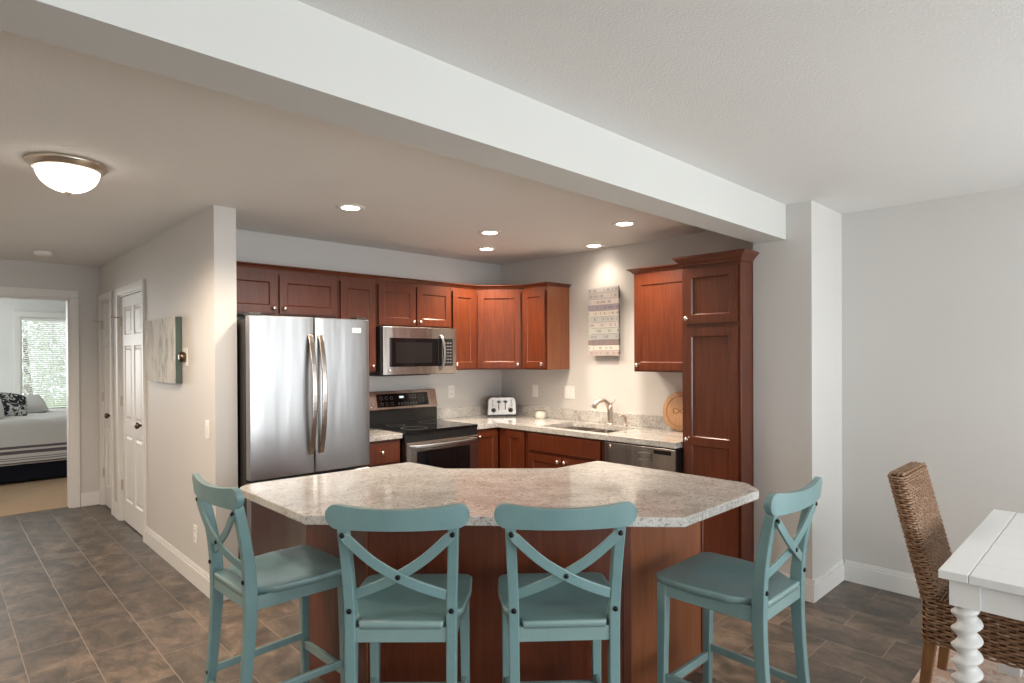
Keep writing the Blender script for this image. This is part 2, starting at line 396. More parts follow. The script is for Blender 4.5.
# door casings
def casing_x(name, y0, y1, top, wdt=0.066, x=XH):
    mb = MB()
    for t, o in ((0.012, 0), (0.019, 0.022)):
        a = 0 if o == 0 else 0.012; h_ = top+o*0.5+(0 if o else 0)
        mb.box(x-t, x-a, y0-wdt, y0-o*0.5, 0, h_); mb.box(x-t, x-a, y1+o*0.5, y1+wdt, 0, h_); mb.box(x-t, x-a, y0-wdt, y1+wdt, h_, top+wdt)
    mb.box(x, x+0.05, y0-0.001, y0+0.012, 0, top); mb.box(x, x+0.05, y1-0.012, y1+0.001, 0, top); mb.box(x, x+0.05, y0, y1, top-0.012, top)
    return struct(name, mb, M_trim, bevel=0.003)
casing_x('trim_2', *D1, DT); casing_x('trim_3', *D2, DT, 0.064)
mb = MB()
for t, o in ((0.012, 0), (0.019, 0.022)):
    a = 0 if o == 0 else 0.012; h_ = BT+o*.5
    mb.box(BX0-0.085, BX0-o*.5, YB-t, YB-a, 0, h_); mb.box(BX1+o*.5, BX1+0.075, YB-t, YB-a, 0, h_); mb.box(BX0-0.085, BX1+0.075, YB-t, YB-a, h_, BT+0.085)
mb.box(BX0-0.001, BX0+0.014, YB, 7.54, 0, BT); mb.box(BX1-0.014, BX1+0.001, YB, 7.54, 0, BT); mb.box(BX0, BX1, YB, 7.54, BT-0.014, BT+0.001)
struct('trim_4', mb, M_trim, bevel=0.003)

def slab_door(mb, xs, zs, panels, t=0.035, rec=0.008, ch=0.012, raised=0.0, y=0.0):
    """front faces -y at y=0, back at y=t; cells listed in `panels` (i,j) are sunk"""
    for i in range(len(xs)-1):
        for j in range(len(zs)-1):
            x0, x1, z0, z1 = xs[i], xs[i+1], zs[j], zs[j+1]
            if (i, j) in panels:
                a = [(x0, y, z0), (x1, y, z0), (x1, y, z1), (x0, y, z1)]
                def ring(d, yy): return [(x0+d, yy, z0+d), (x1-d, yy, z0+d), (x1-d, yy, z1-d), (x0+d, yy, z1-d)]
                rr = [a, ring(ch, y+rec)]
                if raised: rr += [ring(ch+0.012, y+rec), ring(ch+0.012+raised, y+0.002)]
                bs = [mb.addv(r) for r in rr]
                for k in range(len(bs)-1):
                    for q in range(4): n = (q+1) % 4; mb.face([bs[k]+q, bs[k]+n, bs[k+1]+n, bs[k+1]+q])
                mb.face([bs[-1]+q for q in range(4)])
            else:
                b = mb.addv([(x0, y, z0), (x1, y, z0), (x1, y, z1), (x0, y, z1)]); mb.face([b, b+1, b+2, b+3])
    X0, X1, Z0, Z1 = xs[0], xs[-1], zs[0], zs[-1]
    b = mb.addv([(X0, y, Z0), (X1, y, Z0), (X1, y, Z1), (X0, y, Z1), (X0, y+t, Z0), (X1, y+t, Z0), (X1, y+t, Z1), (X0, y+t, Z1)])
    for q in ((4, 7, 6, 5), (0, 4, 5, 1), (1, 5, 6, 2), (2, 6, 7, 3), (3, 7, 4, 0)): mb.face([b+i for i in q])
    return mb

def six_panel_door(name, yc0, yc1, x, knob_side):
    # hung in the partition: faces -x, local x runs toward -y
    w_ = yc1-yc0-0.03; root = bpy.data.objects.new(name, None); COL.objects.link(root); root['kind'] = 'structure'
    root.location = (x+0.012, yc1-0.015, 0.012); root.rotation_euler = (0, 0, -PI/2)
    s = min(0.105, w_*0.17); m = w_/2
    xs = [0, s, m-s*0.42, m+s*0.42, w_-s, w_]; zs = [0, 0.20, 0.80, 0.93, 1.60, 1.70, 1.95, 2.045]
    pn = [(i, j) for i in (1, 3) for j in (1, 3, 5)]
    slab_door(MB(), xs, zs, pn, 0.035, 0.009, 0.008, 0.02).build('door_leaf', M_trim, root)
    kx = w_-0.06
    kn = MB().lathe([(0.0, -0.062), (0.018, -0.062), (0.027, -0.052), (0.027, -0.040), (0.016, -0.030), (0.009, -0.022), (0.009, -0.008), (0.031, -0.006), (0.031, 0)], (kx, 0, 0.93), 'y').build('door_knob', M_bronze, root)
    for z in (0.28, 1.05, 1.78): MB().box(-0.013, 0.016, -0.014, 0.002, z, z+0.09).build('hinge', M_nickel, root)
    MB().tube([(-0.005, -0.012, 1.86), (-0.02, -0.06, 1.865), (-0.01, -0.085, 1.865)], 0.006, 8).build('door_stop', M_nickel, root)
    return root
six_panel_door('door_1', *D1, XH, 1); six_panel_door('door_2', *D2, XH, 1)

# windows: living room frames (south, east, west)
def window_frame(name, pts, m=M_trim):
    mb = MB()
    for a in pts: mb.box(*a)
    return struct(name, mb, m, bevel=0.003)
for k, (a, b) in enumerate(ops):
    z0, z1 = 0.2, 2.3; c = (a+b)/2; f = [(a, a+0.06, -3.3, -3.18, z0, z1), (b-0.06, b, -3.3, -3.18, z0, z1), (a, b, -3.3, -3.18, z1-0.06, z1), (a, b, -3.3, -3.18, z0, z0+0.06), (c-0.05, c+0.05, -3.27, -3.2, z0, z1)]
    window_frame('window_%d' % (k+1), f)
window_frame('window_3', [(4.38, 4.5, wy0, wy0+.05, wz0, wz1), (4.38, 4.5, wy1-.05, wy1, wz0, wz1), (4.38, 4.5, wy0, wy1, wz0, wz0+.05), (4.38, 4.5, wy0, wy1, wz1-.05, wz1), (4.42, 4.46, wy0, wy1, 1.43, 1.47)])

# bedroom window with casing, muntins and blind
cw = 0.08
wb = window_frame('window_4', [(WX0-cw, WX0, 11.18, 11.2, WZ0, WZ1), (WX1, WX1+cw, 11.18, 11.2, WZ0, WZ1), (WX0-cw, WX1+cw, 11.18, 11.2, WZ1, WZ1+cw), (WX0-cw-0.02, WX1+cw+0.02, 11.15, 11.2, WZ0-0.035, WZ0),
    (WX0, WX0+0.022, 11.2, 11.26, WZ0, WZ1), (WX1-0.022, WX1, 11.2, 11.26, WZ0, WZ1), (WX0+.022, WX1-.022, 11.2, 11.26, WZ1-0.03, WZ1), (WX0+.022, WX1-.022, 11.2, 11.26, WZ0, WZ0+0.03),
    (WX0+.022, WX1-.022, 11.24, 11.252, 1.43, 1.45), (1.30, 1.316, 11.238, 11.25, WZ0+.03, WZ1-.03)])
sl = MB()
for k in range(44):
    z = WZ0+0.05+k*0.0295; sl.xf(Matrix.Translation((0, 11.205, z)) @ Matrix.Rotation(R(-48), 4, 'X')); sl.box(WX0+0.025, WX1-0.025, -0.012, 0.012, -0.0006, 0.0006)
sl.xf(Matrix.Identity(4)); sl.box(WX0+0.04, WX1-0.04, 11.19, 11.225, WZ1-0.055, WZ1-0.02)
o = sl.build('window_blind', M_plastic); tag(o, 'white horizontal slat blind hanging in the bedroom window', 'blind')

# trees outside the bedroom window
def leaves_mat():
    m = mat('green_foliage', (0.16, 0.30, 0.08), 0.6); t = NT(m); n = t.noise(t.coord(), 2, 3)
    t.color(t.ramp(n, [(0.35, (0.55, 0.60, 0.50)), (0.65, (0.72, 0.76, 0.68))])); return m
M_leaf = leaves_mat(); M_bark = mat('tree_bark', (0.12, 0.09, 0.07), 0.9)
M_lawn = mat('lawn_grass', (0.26, 0.34, 0.16), 0.9)
def tree(loc, s, label):
    t = thing('tree', label, 'tree', loc, 0, 'trees outside the bedroom window')
    MB().tube([(0, 0, 0), (0.05, 0, 1.2*s), (0, 0.05, 2.3*s)], [0.09*s, 0.07*s, 0.03*s], 8).build('trunk', M_bark, t)
    mb = MB()
    for k in range(1100):
        a = random.random()*2*PI; b = math.acos(2*random.random()-1); r = (0.35+0.65*random.random()**0.5)*s
        c = Vector((math.sin(b)*math.cos(a)*r*1.15, math.sin(b)*math.sin(a)*r, 2.1*s+math.cos(b)*r*1.2))
        q = 0.085*s; u = Vector((random.uniform(-1, 1), random.uniform(-1, 1), random.uniform(-1, 1))).normalized(); v_ = u.orthogonal().normalized()
        i = mb.addv([c-u*q, c+v_*q*.5, c+u*q, c-v_*q*.5]); mb.face([i, i+1, i+2, i+3])
    mb.build('foliage', M_leaf, t)
tree((1.45, 16.5, -0.6), 1.1, 'nearer leafy green tree seen through the middle of the bedroom window')
tree((3.1, 19.5, -0.6), 1.25, 'farther leafy green tree seen at the right side of the bedroom window')
struct('floor', B(-12, 16, 11.4, 40, -0.8, -0.6), M_lawn)

# ------------------------------------------------------------------ kitchen cabinets
CAB = 'cherry kitchen cabinets'
def knob(parent, x, z, y=-0.022):
    return MB().lathe([(0.0, -0.026), (0.009, -0.0255), (0.0145, -0.021), (0.0145, -0.016), (0.007, -0.011), (0.0055, -0.004), (0.009, 0)], (x, y, z), 'y', 14).build('knob', M_knob, parent)
def cab_door(parent, x0, x1, z0, z1, kn=None, mids=(), name='door', st=0.055, m=None):
    zs = [z0, z0+st] ; pn = []
    for a in mids: zs += [a-st/2, a+st/2]
    zs += [z1-st, z1]
    for j in range(1, len(zs)-1, 2): pn.append((1, j))
    d = slab_door(MB(), [x0, x0+st, x1-st, x1], zs, pn, 0.019, 0.009, 0.007, 0, -0.0205).build(name, m or M_cherry, parent, bevel=0.0015, seg=1)
    if kn: knob(d, kn[0], kn[1])
    return d
def cabinet(name, label, loc, rz, w, d, z0, z1, doors, toe=False, group=CAB, cat='cabinet'):
    """local: front at y=0 facing -y, x from 0 to w"""
    t = thing(name, label, cat, loc, rz, None)
    b = MB().box(0, w, 0, d, z0 + (0.10 if toe else 0), z1)
    b.build('body', M_cherry, t, bevel=0.001, seg=1)
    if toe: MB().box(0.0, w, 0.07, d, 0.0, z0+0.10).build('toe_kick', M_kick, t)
    for q in doors:
        if q[0] == 'flat':
            dd = MB().box(q[1], q[2], -0.0205, -0.0015, q[3], q[4]).build('drawer_front', M_cherry, t, bevel=0.004)
            if q[5]: knob(dd, *q[5])
        else: cab_door(t, *q)
    return t
ZU0, ZU1 = 1.378, 2.125
cabinet('wall_cabinet', 'low two-door cherry cabinet directly above the refrigerator', (1.392, 4.262, 0), 0, 0.858, 0.30, 1.80, ZU1,
    [(0.012, 0.385, 1.815, 2.09, (0.355, 1.85)), (0.400, 0.846, 1.815, 2.09, (0.432, 1.85))])
cabinet('wall_cabinet', 'narrow one-door cherry cabinet between refrigerator and microwave', (2.252, 4.262, 0), 0, 0.331, 0.30, ZU0, ZU1,
    [(0.014, 0.318, 1.392, 2.09, (0.288, 1.43))])
cabinet('wall_cabinet', 'short two-door cherry cabinet directly above the microwave', (2.585, 4.262, 0), 0, 0.76, 0.30, 1.75, ZU1,
    [(0.014, 0.372, 1.764, 2.09, (0.345, 1.795)), (0.386, 0.746, 1.764, 2.09, (0.413, 1.795))])
cabinet('wall_cabinet', 'narrow one-door cherry cabinet just right of the microwave', (3.347, 4.262, 0), 0, 0.29, 0.30, ZU0, ZU1,
    [(0.012, 0.278, 1.392, 2.09, (0.04, 1.43))])
# diagonal corner cabinet
A0 = Vector((3.640, 4.262)); A1 = Vector((3.938, 3.942)); dl = (A1-A0).length; ang = math.atan2(A1.y-A0.y, A1.x-A0.x)
t = thing('corner_wall_cabinet', 'cherry wall cabinet set diagonally across the kitchen corner', 'cabinet', (A0.x, A0.y, 0), ang)
inv = Matrix.Rotation(-ang, 4, 'Z') @ Matrix.Translation((-A0.x, -A0.y, 0))
pl = [tuple((inv @ Vector((x, y, 0)))[:2]) for x, y in ((3.640, 4.264), (3.640, 4.564), (4.240, 4.564), (4.240, 3.944), (3.938, 3.944))]
MB().prism(pl, ZU0, ZU1).build('body', M_cherry, t)
cab_door(t, 0.022, dl-0.022, 1.392, 2.09, (dl-0.05, 1.43))
cabinet('wall_cabinet', 'narrow cherry cabinet on the sink wall with its lighter end panel showing', (3.938, 3.940, 0), -PI/2, 0.30, 0.302, ZU0, ZU1,
    [(0.012, 0.288, 1.392, 2.09, (0.258, 1.43))])
MB().box(0.3002, 0.3022, 0.004, 0.30, ZU0+0.001, ZU1-0.001).build('end_panel', M_cherry_light, bpy.data.objects['wall_cabinet.004'])  # lighter veneer, with the bright light on this end put into its colour
cabinet('wall_cabinet', 'one-door cherry cabinet between the word sign and the tall pantry', (3.938, 2.72, 0), -PI/2, 0.562, 0.302, ZU0, ZU1+0.01,
    [(0.016, 0.55, 1.392, 2.095, (0.045, 1.43))])
# pantry
PYL, PYR, PX = 2.155, 1.742, 3.685
t = cabinet('pantry_cabinet', 'tall cherry pantry cabinet with upper and lower doors at the end of the counter', (PX, PYL, 0), -PI/2, PYL-PYR, XK-PX-0.003, 0.0, 2.10,
    [(0.024, 0.397, 1.715, 2.075, (0.048, 1.75)), (0.024, 0.397, 0.13, 1.685, (0.048, 0.94), (0.93,))], toe=True)
# crown mouldings following the cabinet tops
def crown(name, label, path, z, h=0.05, out=0.045, inner=0.02, ends=None):
    """path: plan polyline, room side on its right-hand normal"""
    prof = [(-inner, 0), (0.006, 0), (0.008, h*0.18), (out*0.45, h*0.45), (out*0.85, h*0.75), (out, h*0.80), (out, h), (-inner, h)]
    P = [Vector(p) for p in path]; n = len(P); rg = []
    for i in range(n):
        d0 = (P[i]-P[i-1]).normalized() if i > 0 else None; d1 = (P[i+1]-P[i]).normalized() if i < n-1 else None
        n0 = Vector((d0.y, -d0.x)) if d0 else None; n1 = Vector((d1.y, -d1.x)) if d1 else None
        if n0 and n1: m = (n0+n1).normalized(); m = m/m.dot(n0)
        else: m = n0 or n1
        rg.append([(P[i].x+m.x*o, P[i].y+m.y*o, z+q) for o, q in prof])
    o = MB().rings(rg).build(name, M_cherry); tag(o, label, 'molding'); return o
crown('crown_molding', 'cherry crown molding along the top of the fridge-wall and corner cabinets', [(1.394, 4.262), (3.640, 4.262), (3.938, 3.942), (3.938, 3.640), (4.238, 3.640)], ZU1+0.001, 0.030, 0.03)
def crown_rev(path, z, h, out, label):
    return crown('crown_molding', label, path, z, h, out)
crown_rev([(4.238, 2.722), (3.936, 2.722), (3.936, 2.210)][::1], ZU1+0.011, 0.034, 0.04, 'short cherry crown molding on the cabinet beside the word sign')
crown_rev([(4.238, PYL+0.002), (PX, PYL+0.002), (PX, PYR), (XP-0.003, PYR)], 2.101, 0.064, 0.046, 'wide cherry crown molding capping the tall pantry')

# base cabinets
FY = 3.955; FX = 3.625
cabinet('base_cabinet', 'cherry drawer base cabinet squeezed between refrigerator and range', (2.262, FY, 0), 0, 0.342, 0.60, 0, 0.874,
    [('flat', 0.012, 0.330, 0.70, 0.855, (0.165, 0.785)), (0.012, 0.330, 0.12, 0.685, (0.297, 0.64))], toe=True)
cabinet('base_cabinet', 'cherry base cabinet with one door just right of the range', (3.350, FY, 0), 0, 0.27, 0.60, 0, 0.874,
    [(0.012, 0.262, 0.12, 0.855, (0.038, 0.81))], toe=True)
cabinet('base_cabinet', 'narrow cherry corner base cabinet without a knob, left of the sink base', (FX, 3.930, 0), -PI/2, 0.345, 0.60, 0, 0.874,
    [(0.10, 0.330, 0.12, 0.855)], toe=True)
sb = cabinet('base_cabinet', 'wide two-door cherry sink base cabinet with a false drawer front', (FX, 3.580, 0), -PI/2, 0.80, 0.60, 0, 0.700,
    [(0.02, 0.395, 0.12, 0.690, (0.365, 0.655)), (0.405, 0.782, 0.12, 0.690, (0.436, 0.655))], toe=True)
MB().box(0, 0.80, 0, 0.018, 0.700, 0.874).box(0, 0.018, 0.018, 0.58, 0.7, 0.874).box(0.782, 0.80, 0.018, 0.58, 0.7, 0.874).build('upper_frame', M_cherry, sb)
MB().box(0.02, 0.782, -0.0205, -0.0015, 0.715, 0.858).build('false_drawer_front', M_cherry, sb, bevel=0.004)

# countertops
CT0, CT1 = 0.876, 0.914
ex, ey = XK-0.645, YF-0.645     # front edges
SX0, SX1, SY0, SY1 = 3.69, 4.115, 2.805, 3.50
t = thing('countertop', 'L-shaped speckled granite countertop running along both kitchen walls', 'countertop', (0, 0, 0))
mb = MB(); y_end = PYL+0.003
mb.box(3.349, XK-0.001, ey, YF-0.001, CT0, CT1)
mb.box(ex, XK-0.001, SY1, ey, CT0, CT1); mb.box(ex, XK-0.001, y_end, SY0, CT0, CT1)
mb.box(ex, SX0, SY0, SY1, CT0, CT1); mb.box(SX1, XK-0.001, SY0, SY1, CT0, CT1)
mb.build('slab', M_granite, t)
MB().box(3.349, XK-0.022, YF-0.021, YF-0.001, CT1, CT1+0.10).build('backsplash', M_granite, t, bevel=0.002)
MB().box(XK-0.021, XK-0.001, y_end, YF-0.022, CT1, CT1+0.10).build('backsplash', M_granite, t, bevel=0.002)
t = thing('countertop', 'small granite counter piece between refrigerator and range', 'countertop', (0, 0, 0))
MB().box(2.252, 2.607, ey, YF-0.001, CT0, CT1).build('slab', M_granite, t, bevel=0.003)
MB().box(2.252, 2.607, YF-0.021, YF-0.001, CT1, CT1+0.10).build('backsplash', M_granite, t, bevel=0.002)

# sink
t = thing('kitchen_sink', 'double-bowl undermount stainless sink below the faucet', 'sink', ((SX0+SX1)/2, (SY0+SY1)/2, 0.73))
def bowl(y0, y1):
    mb = MB(); cx, cy = (SX0+SX1)/2, (SY0+SY1)/2
    def rr(d, z): return [(x-cx, y-cy, z-0.73) for x, y in rounded([(SX0+d, y0+d), (SX1-d, y0+d), (SX1-d, y1-d), (SX0+d, y1-d)], max(0.05-d, 0.02), 4)]
    mb.rings([rr(-0.012, 0.875), rr(0.0, 0.8748), rr(0.006, 0.85), rr(0.012, 0.74), rr(0.04, 0.728)], cap=False)
    n = len(rr(0, 0)); b = mb.addv(rr(0.04, 0.728)); mb.face([b+i for i in range(n)]); return mb
M_sink = steel('sink_steel', (0.30, 0.26, 0.23), 0.3)
bowl(SY0+0.01, SY0+0.355).build('bowl', M_sink, t, solid=0.0015); bowl(SY0+0.38, SY1-0.01).build('bowl', M_sink, t, solid=0.0015)
# faucet
fy = 3.125; fx = 4.165
t = thing('faucet', 'brushed nickel high-arc faucet behind the sink', 'faucet', (fx, fy, CT1))
MB().lathe([(0.0, 0), (0.03, 0), (0.030, 0.006), (0.024, 0.014), (0.0, 0.014)]).lathe([(0.022, 0.010), (0.020, 0.06), (0.023, 0.12), (0.022, 0.165), (0.0, 0.172)]).build('base', M_nickel, t)
MB().tube([(0, 0, 0.12), (-0.01, 0.01, 0.175), (-0.045, 0.03, 0.208), (-0.085, 0.052, 0.205), (-0.115, 0.068, 0.178), (-0.125, 0.075, 0.145)], [0.020, 0.021, 0.020, 0.019, 0.020, 0.021], 12).build('spout', M_nickel, t)
MB().tube([(0.0, 0, 0.155), (0.02, -0.012, 0.19), (0.025, -0.03, 0.215)], [0.008, 0.007, 0.009], 10).build('handle', M_nickel, t)
t = thing('soap_dispenser', 'small nickel soap dispenser beside the faucet', 'soap dispenser', (4.165, 2.965, CT1))
MB().lathe([(0.0, 0), (0.02, 0), (0.02, 0.006), (0.011, 0.012), (0.010, 0.055), (0.014, 0.06), (0.014, 0.085), (0.0, 0.088)], n=14).build('body', M_nickel, t)
MB().tube([(0, 0, 0.078), (-0.03, 0.012, 0.09), (-0.06, 0.022, 0.082)], 0.008, 10).build('spout', M_nickel, t)

def round_badge(parent, x, y, z, r, m=M_knob):
    return MB().lathe([(0, -0.002), (r, -0.002), (r, 0)], (x, y, z), 'y', 18).build('badge', m, parent)
def text(parent, body, size, loc, rot, m, name='lettering', ext=0.0006):
    cu = bpy.data.curves.new(name, 'FONT'); cu.body = body; cu.size = size; cu.extrude = ext; cu.align_x = 'CENTER'; cu.align_y = 'CENTER'
    o = bpy.data.objects.new(name, cu); COL.objects.link(o)
    dg = bpy.context.evaluated_depsgraph_get(); me = bpy.data.meshes.new_from_object(o.evaluated_get(dg)); bpy.data.objects.remove(o)
    me.materials.clear(); me.materials.append(m); o = bpy.data.objects.new(name, me); COL.objects.link(o)
    o.location = loc; o.rotation_euler = rot; o.parent = parent; return o

# dishwasher
t = thing('dishwasher', 'stainless dishwasher under the counter between sink base and pantry', 'dishwasher', (FX-0.002, 2.757, 0), -PI/2)
MB().box(0.003, 0.598, 0.0, 0.58, 0.10, 0.868).build('case', M_black, t)
MB().box(0.004, 0.598, -0.026, -0.001, 0.12, 0.866).build('door', M_steel_warm, t, bevel=0.004)
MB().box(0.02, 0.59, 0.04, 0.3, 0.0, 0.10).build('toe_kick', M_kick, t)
h = MB().box(0.29, 0.41, -0.033, -0.0262, 0.770, 0.776).box(0.29, 0.41, -0.033, -0.0262, 0.815, 0.821).box(0.29, 0.296, -0.033, -0.0262, 0.77, 0.821).box(0.404, 0.41, -0.033, -0.0262, 0.77, 0.821).build('pocket_handle', M_steel, t)
MB().box(0.43, 0.565, -0.0285, -0.0262, 0.824, 0.852).build('control_panel', M_blackglass, t)
round_badge(t, 0.055, -0.0265, 0.838, 0.013)

# refrigerator
FXL, FW, FYF = 1.402, 0.838, 3.775
t = thing('refrigerator', 'stainless french-door refrigerator with two tall curved handles', 'refrigerator', (FXL, FYF, 0))
MB().box(0.004, FW-0.004, 0.075, 0.76, 0.02, 1.745).build('case', M_casegrey, t, bevel=0.006)
def fdoor(x0, x1, z0, z1, name):
    # softly domed front
    n = 14; rg = []
    for k in range(n+1):
        u = k/n; x = x0+(x1-x0)*u; y = 0.0+0.006*(abs(2*u-1)**6)
        rg.append([(x, y, z0), (x, y, z1), (x, 0.068, z1), (x, 0.068, z0)])
    mb = MB(); mb.smooth = False; mb.rings(rg); return mb.build(name, M_steel, t, bevel=0.006, seg=3)
ld = fdoor(0.002, 0.422, 0.742, 1.765, 'door'); rd = fdoor(0.428, FW-0.002, 0.742, 1.765, 'door')
dr = fdoor(0.002, FW-0.002, 0.09, 0.722, 'freezer_drawer')
for d_, hx in ((ld, 0.392), (rd, 0.462)):
    pts = []; 
    for k in range(17):
        u = k/16; z = 0.865+0.785*u; y = -0.005-0.060*math.sin(PI*u)**0.75
        pts.append((hx, y, z))
    MB().sweep(pts, (1, 0, 0), [0.034]*17, [0.016]*17).build('handle', M_steel_warm, d_, bevel=0.006, seg=3)
pts = [(0.06+0.718*k/16, -0.005-0.05*math.sin(PI*k/16)**0.75, 0.655) for k in range(17)]
MB().sweep(pts, (0, 0, 1), 0.034, 0.016).build('handle', M_steel_warm, dr, bevel=0.006, seg=3)
for a in (0.01, FW-0.09): MB().box(a, a+0.08, 0.03, 0.12, 1.7652, 1.782).build('hinge_cover', M_casegrey, t, bevel=0.004)
bd = MB().box(0.700, 0.765, -0.0018, 0.002, 1.672, 1.703).build('badge', M_plastic, rd)
text(bd, 'LG', 0.030, (0.7345, -0.0022, 1.687), (PI/2, 0, 0), M_bolt)
MB().box(0.03, FW-0.03, 0.05, 0.12, 0.0, 0.085).build('base_grille', M_black, t)

# range
t = thing('range', 'stainless electric range with black glass cooktop and raised control panel', 'range', (2.611, 3.905, 0))
RW = 0.733
MB().box(0.003, RW-0.003, 0.03, 0.655, 0.03, 0.905).build('body', M_black, t)
MB().box(0.0, RW, -0.012, 0.56, 0.903, 0.925).build('cooktop', M_blackglass, t, bevel=0.005)
bz = M_legend
for (x, y, r) in ((0.2, 0.16, 0.105), (0.56, 0.16, 0.08), (0.2, 0.43, 0.08), (0.56, 0.43, 0.105)):
    mb = MB(); n = 36; ra = [(x+math.cos(2*PI*i/n)*r, y+math.sin(2*PI*i/n)*r, 0.9253) for i in range(n)]; rb = [(x+math.cos(2*PI*i/n)*(r-0.004), y+math.sin(2*PI*i/n)*(r-0.004), 0.9253) for i in range(n)]
    a = mb.addv(ra); b = mb.addv(rb)
    for i in range(n): j = (i+1) % n; mb.face([a+i, a+j, b+j, b+i])
    mb.build('burner_ring', bz, t, solid=0.0004)
MB().box(0.003, RW-0.003, -0.004, 0.03, 0.842, 0.902).build('vent_strip', M_black, t)
od = MB().box(0.004, RW-0.004, -0.022, 0.028, 0.265, 0.838).build('oven_door', M_steel_warm, t, bevel=0.005)
MB().box(0.10, RW-0.10, -0.025, -0.0215, 0.36, 0.765).build('window', M_blackglass, od, bevel=0.002)
hp = [(0.03+(RW-0.06)*k/16, -0.024-0.048*math.sin(PI*k/16)**0.45, 0.805) for k in range(17)]
MB().sweep(hp, (0, 0, 1), 0.026, 0.018).build('handle', M_steel, od, bevel=0.006, seg=3)
MB().box(0.004, RW-0.004, -0.018, 0.028, 0.09, 0.255).build('storage_drawer', M_steel_warm, t, bevel=0.005)
# back guard
mb = MB(); ring = lambda x: [(x, 0.572, 0.926), (x, 0.655, 0.926), (x, 0.655, 1.205), (x, 0.590, 1.205), (x, 0.550, 1.048), (x, 0.572, 1.040)]
mb.rings([ring(0.0), ring(RW)]); 
MB().box(0.0, RW, 0.566, 0.5715, 0.926, 1.04).build('back_skirt', M_black, t)
cp = mb.build('control_panel', M_steel_warm, t, bevel=0.004)
# black display inset on the sloped face: from (0.590,1.048) to (0.630,1.205)
sl_d = Vector((0, 0.040, 0.157)).normalized(); sn = Vector((0, -0.157, 0.040)).normalized()
def onpanel(x, u, d=0.0): p = Vector((x, 0.550, 1.048))+sl_d*u+sn*d; return tuple(p)
mb = MB(); b = [onpanel(x, u, d) for d in (0.0005, 0.003) for x, u in ((0.105, 0.022), (0.635, 0.022), (0.635, 0.138), (0.105, 0.138))]
i = mb.addv(b); 
for q in ((4, 5, 6, 7), (0, 1, 5, 4), (1, 2, 6, 5), (2, 3, 7, 6), (3, 0, 4, 7)): mb.face([i+k for k in q])
mb.cur = 1
def chip(mb, x, u, w_, h_): 
    i = mb.addv([onpanel(x, u, 0.0036), onpanel(x+w_, u, 0.0036), onpanel(x+w_, u+h_, 0.0036), onpanel(x, u+h_, 0.0036)]); mb.face([i, i+1, i+2, i+3])
for k in range(7): chip(mb, 0.315+k*0.03, 0.048, 0.014, 0.006); chip(mb, 0.315+k*0.03, 0.036, 0.014, 0.003)
for k in range(3): chip(mb, 0.43+k*0.03, 0.09, 0.016, 0.006); chip(mb, 0.43+k*0.03, 0.112, 0.016, 0.004)
for (x, u) in ((0.15, 0.10), (0.20, 0.10), (0.25, 0.10), (0.15, 0.05), (0.20, 0.05), (0.25, 0.05), (0.54, 0.1), (0.575, 0.1), (0.54, 0.065), (0.575, 0.065)):
    n = 14; ra = [onpanel(x+math.cos(2*PI*i/n)*0.014, u+math.sin(2*PI*i/n)*0.014, 0.0036) for i in range(n)]; rb = [onpanel(x+math.cos(2*PI*i/n)*0.0125, u+math.sin(2*PI*i/n)*0.0125, 0.0036) for i in range(n)]
    a = mb.addv(ra); b = mb.addv(rb)
    for i in range(n): j = (i+1) % n; mb.face([a+i, a+j, b+j, b+i])
mb.cur = 2; chip(mb, 0.33, 0.095, 0.045, 0.018); dsp = mb.build('display', [M_blackglass, M_legend, M_led], cp)
MB().lathe([(0, -0.002), (0.010, -0.002), (0.010, 0)], (0.045, 0.558, 1.075), 'y', 14).build('badge', M_knob, cp)

# microwave
t = thing('microwave', 'stainless over-the-range microwave with curved vertical handle', 'microwave', (2.587, 4.172, 0))
MB().box(0.0, 0.756, 0.028, 0.388, 1.350, 1.746).build('case', M_black, t, bevel=0.003)
mb = MB()
n = 16; rg = []
for k in range(n+1):
    u = k/n; x = 0.012+0.744*u; y = -0.004+0.012*(2*u-1)**2
    rg.append([(x, y, 1.355), (x, y, 1.746), (x, 0.027, 1.746), (x, 0.027, 1.355)])
fr_ = mb.rings(rg).build('front_panel', M_steel_warm, t, bevel=0.003)
MB().box(0.072, 0.590, -0.0078, 0.004, 1.420, 1.655).build('window_surround', M_blackglass, fr_, bevel=0.002)
MB().box(0.118, 0.48, -0.0088, -0.0079, 1.450, 1.620).build('window', mat('microwave_screen', (0.016, 0.015, 0.015), 0.10), fr_)
mb = MB().box(0.606, 0.706, -0.0045, 0.006, 1.420, 1.655); mb.cur = 1
for r_ in range(7):
    for c_ in range(3): mb.box(0.617+c_*0.028, 0.634+c_*0.028, -0.0052, -0.0046, 1.445+r_*0.028, 1.454+r_*0.028)
mb.build('keypad', [M_blackglass, M_legend], fr_)
pts = [(0.575+0.012*math.sin(PI*k/12), -0.006-0.040*math.sin(PI*k/12)**0.6, 1.385+0.30*k/12) for k in range(13)]
MB().sweep(pts, (1, 0, 0), 0.020, 0.014).build('handle', M_steel, fr_, bevel=0.005, seg=3)
round_badge(fr_, 0.07, -0.001, 1.388, 0.011)
MB().box(0.02, 0.50, 0.05, 0.3, 1.344, 1.3495).build('bottom_vent', M_black, t)

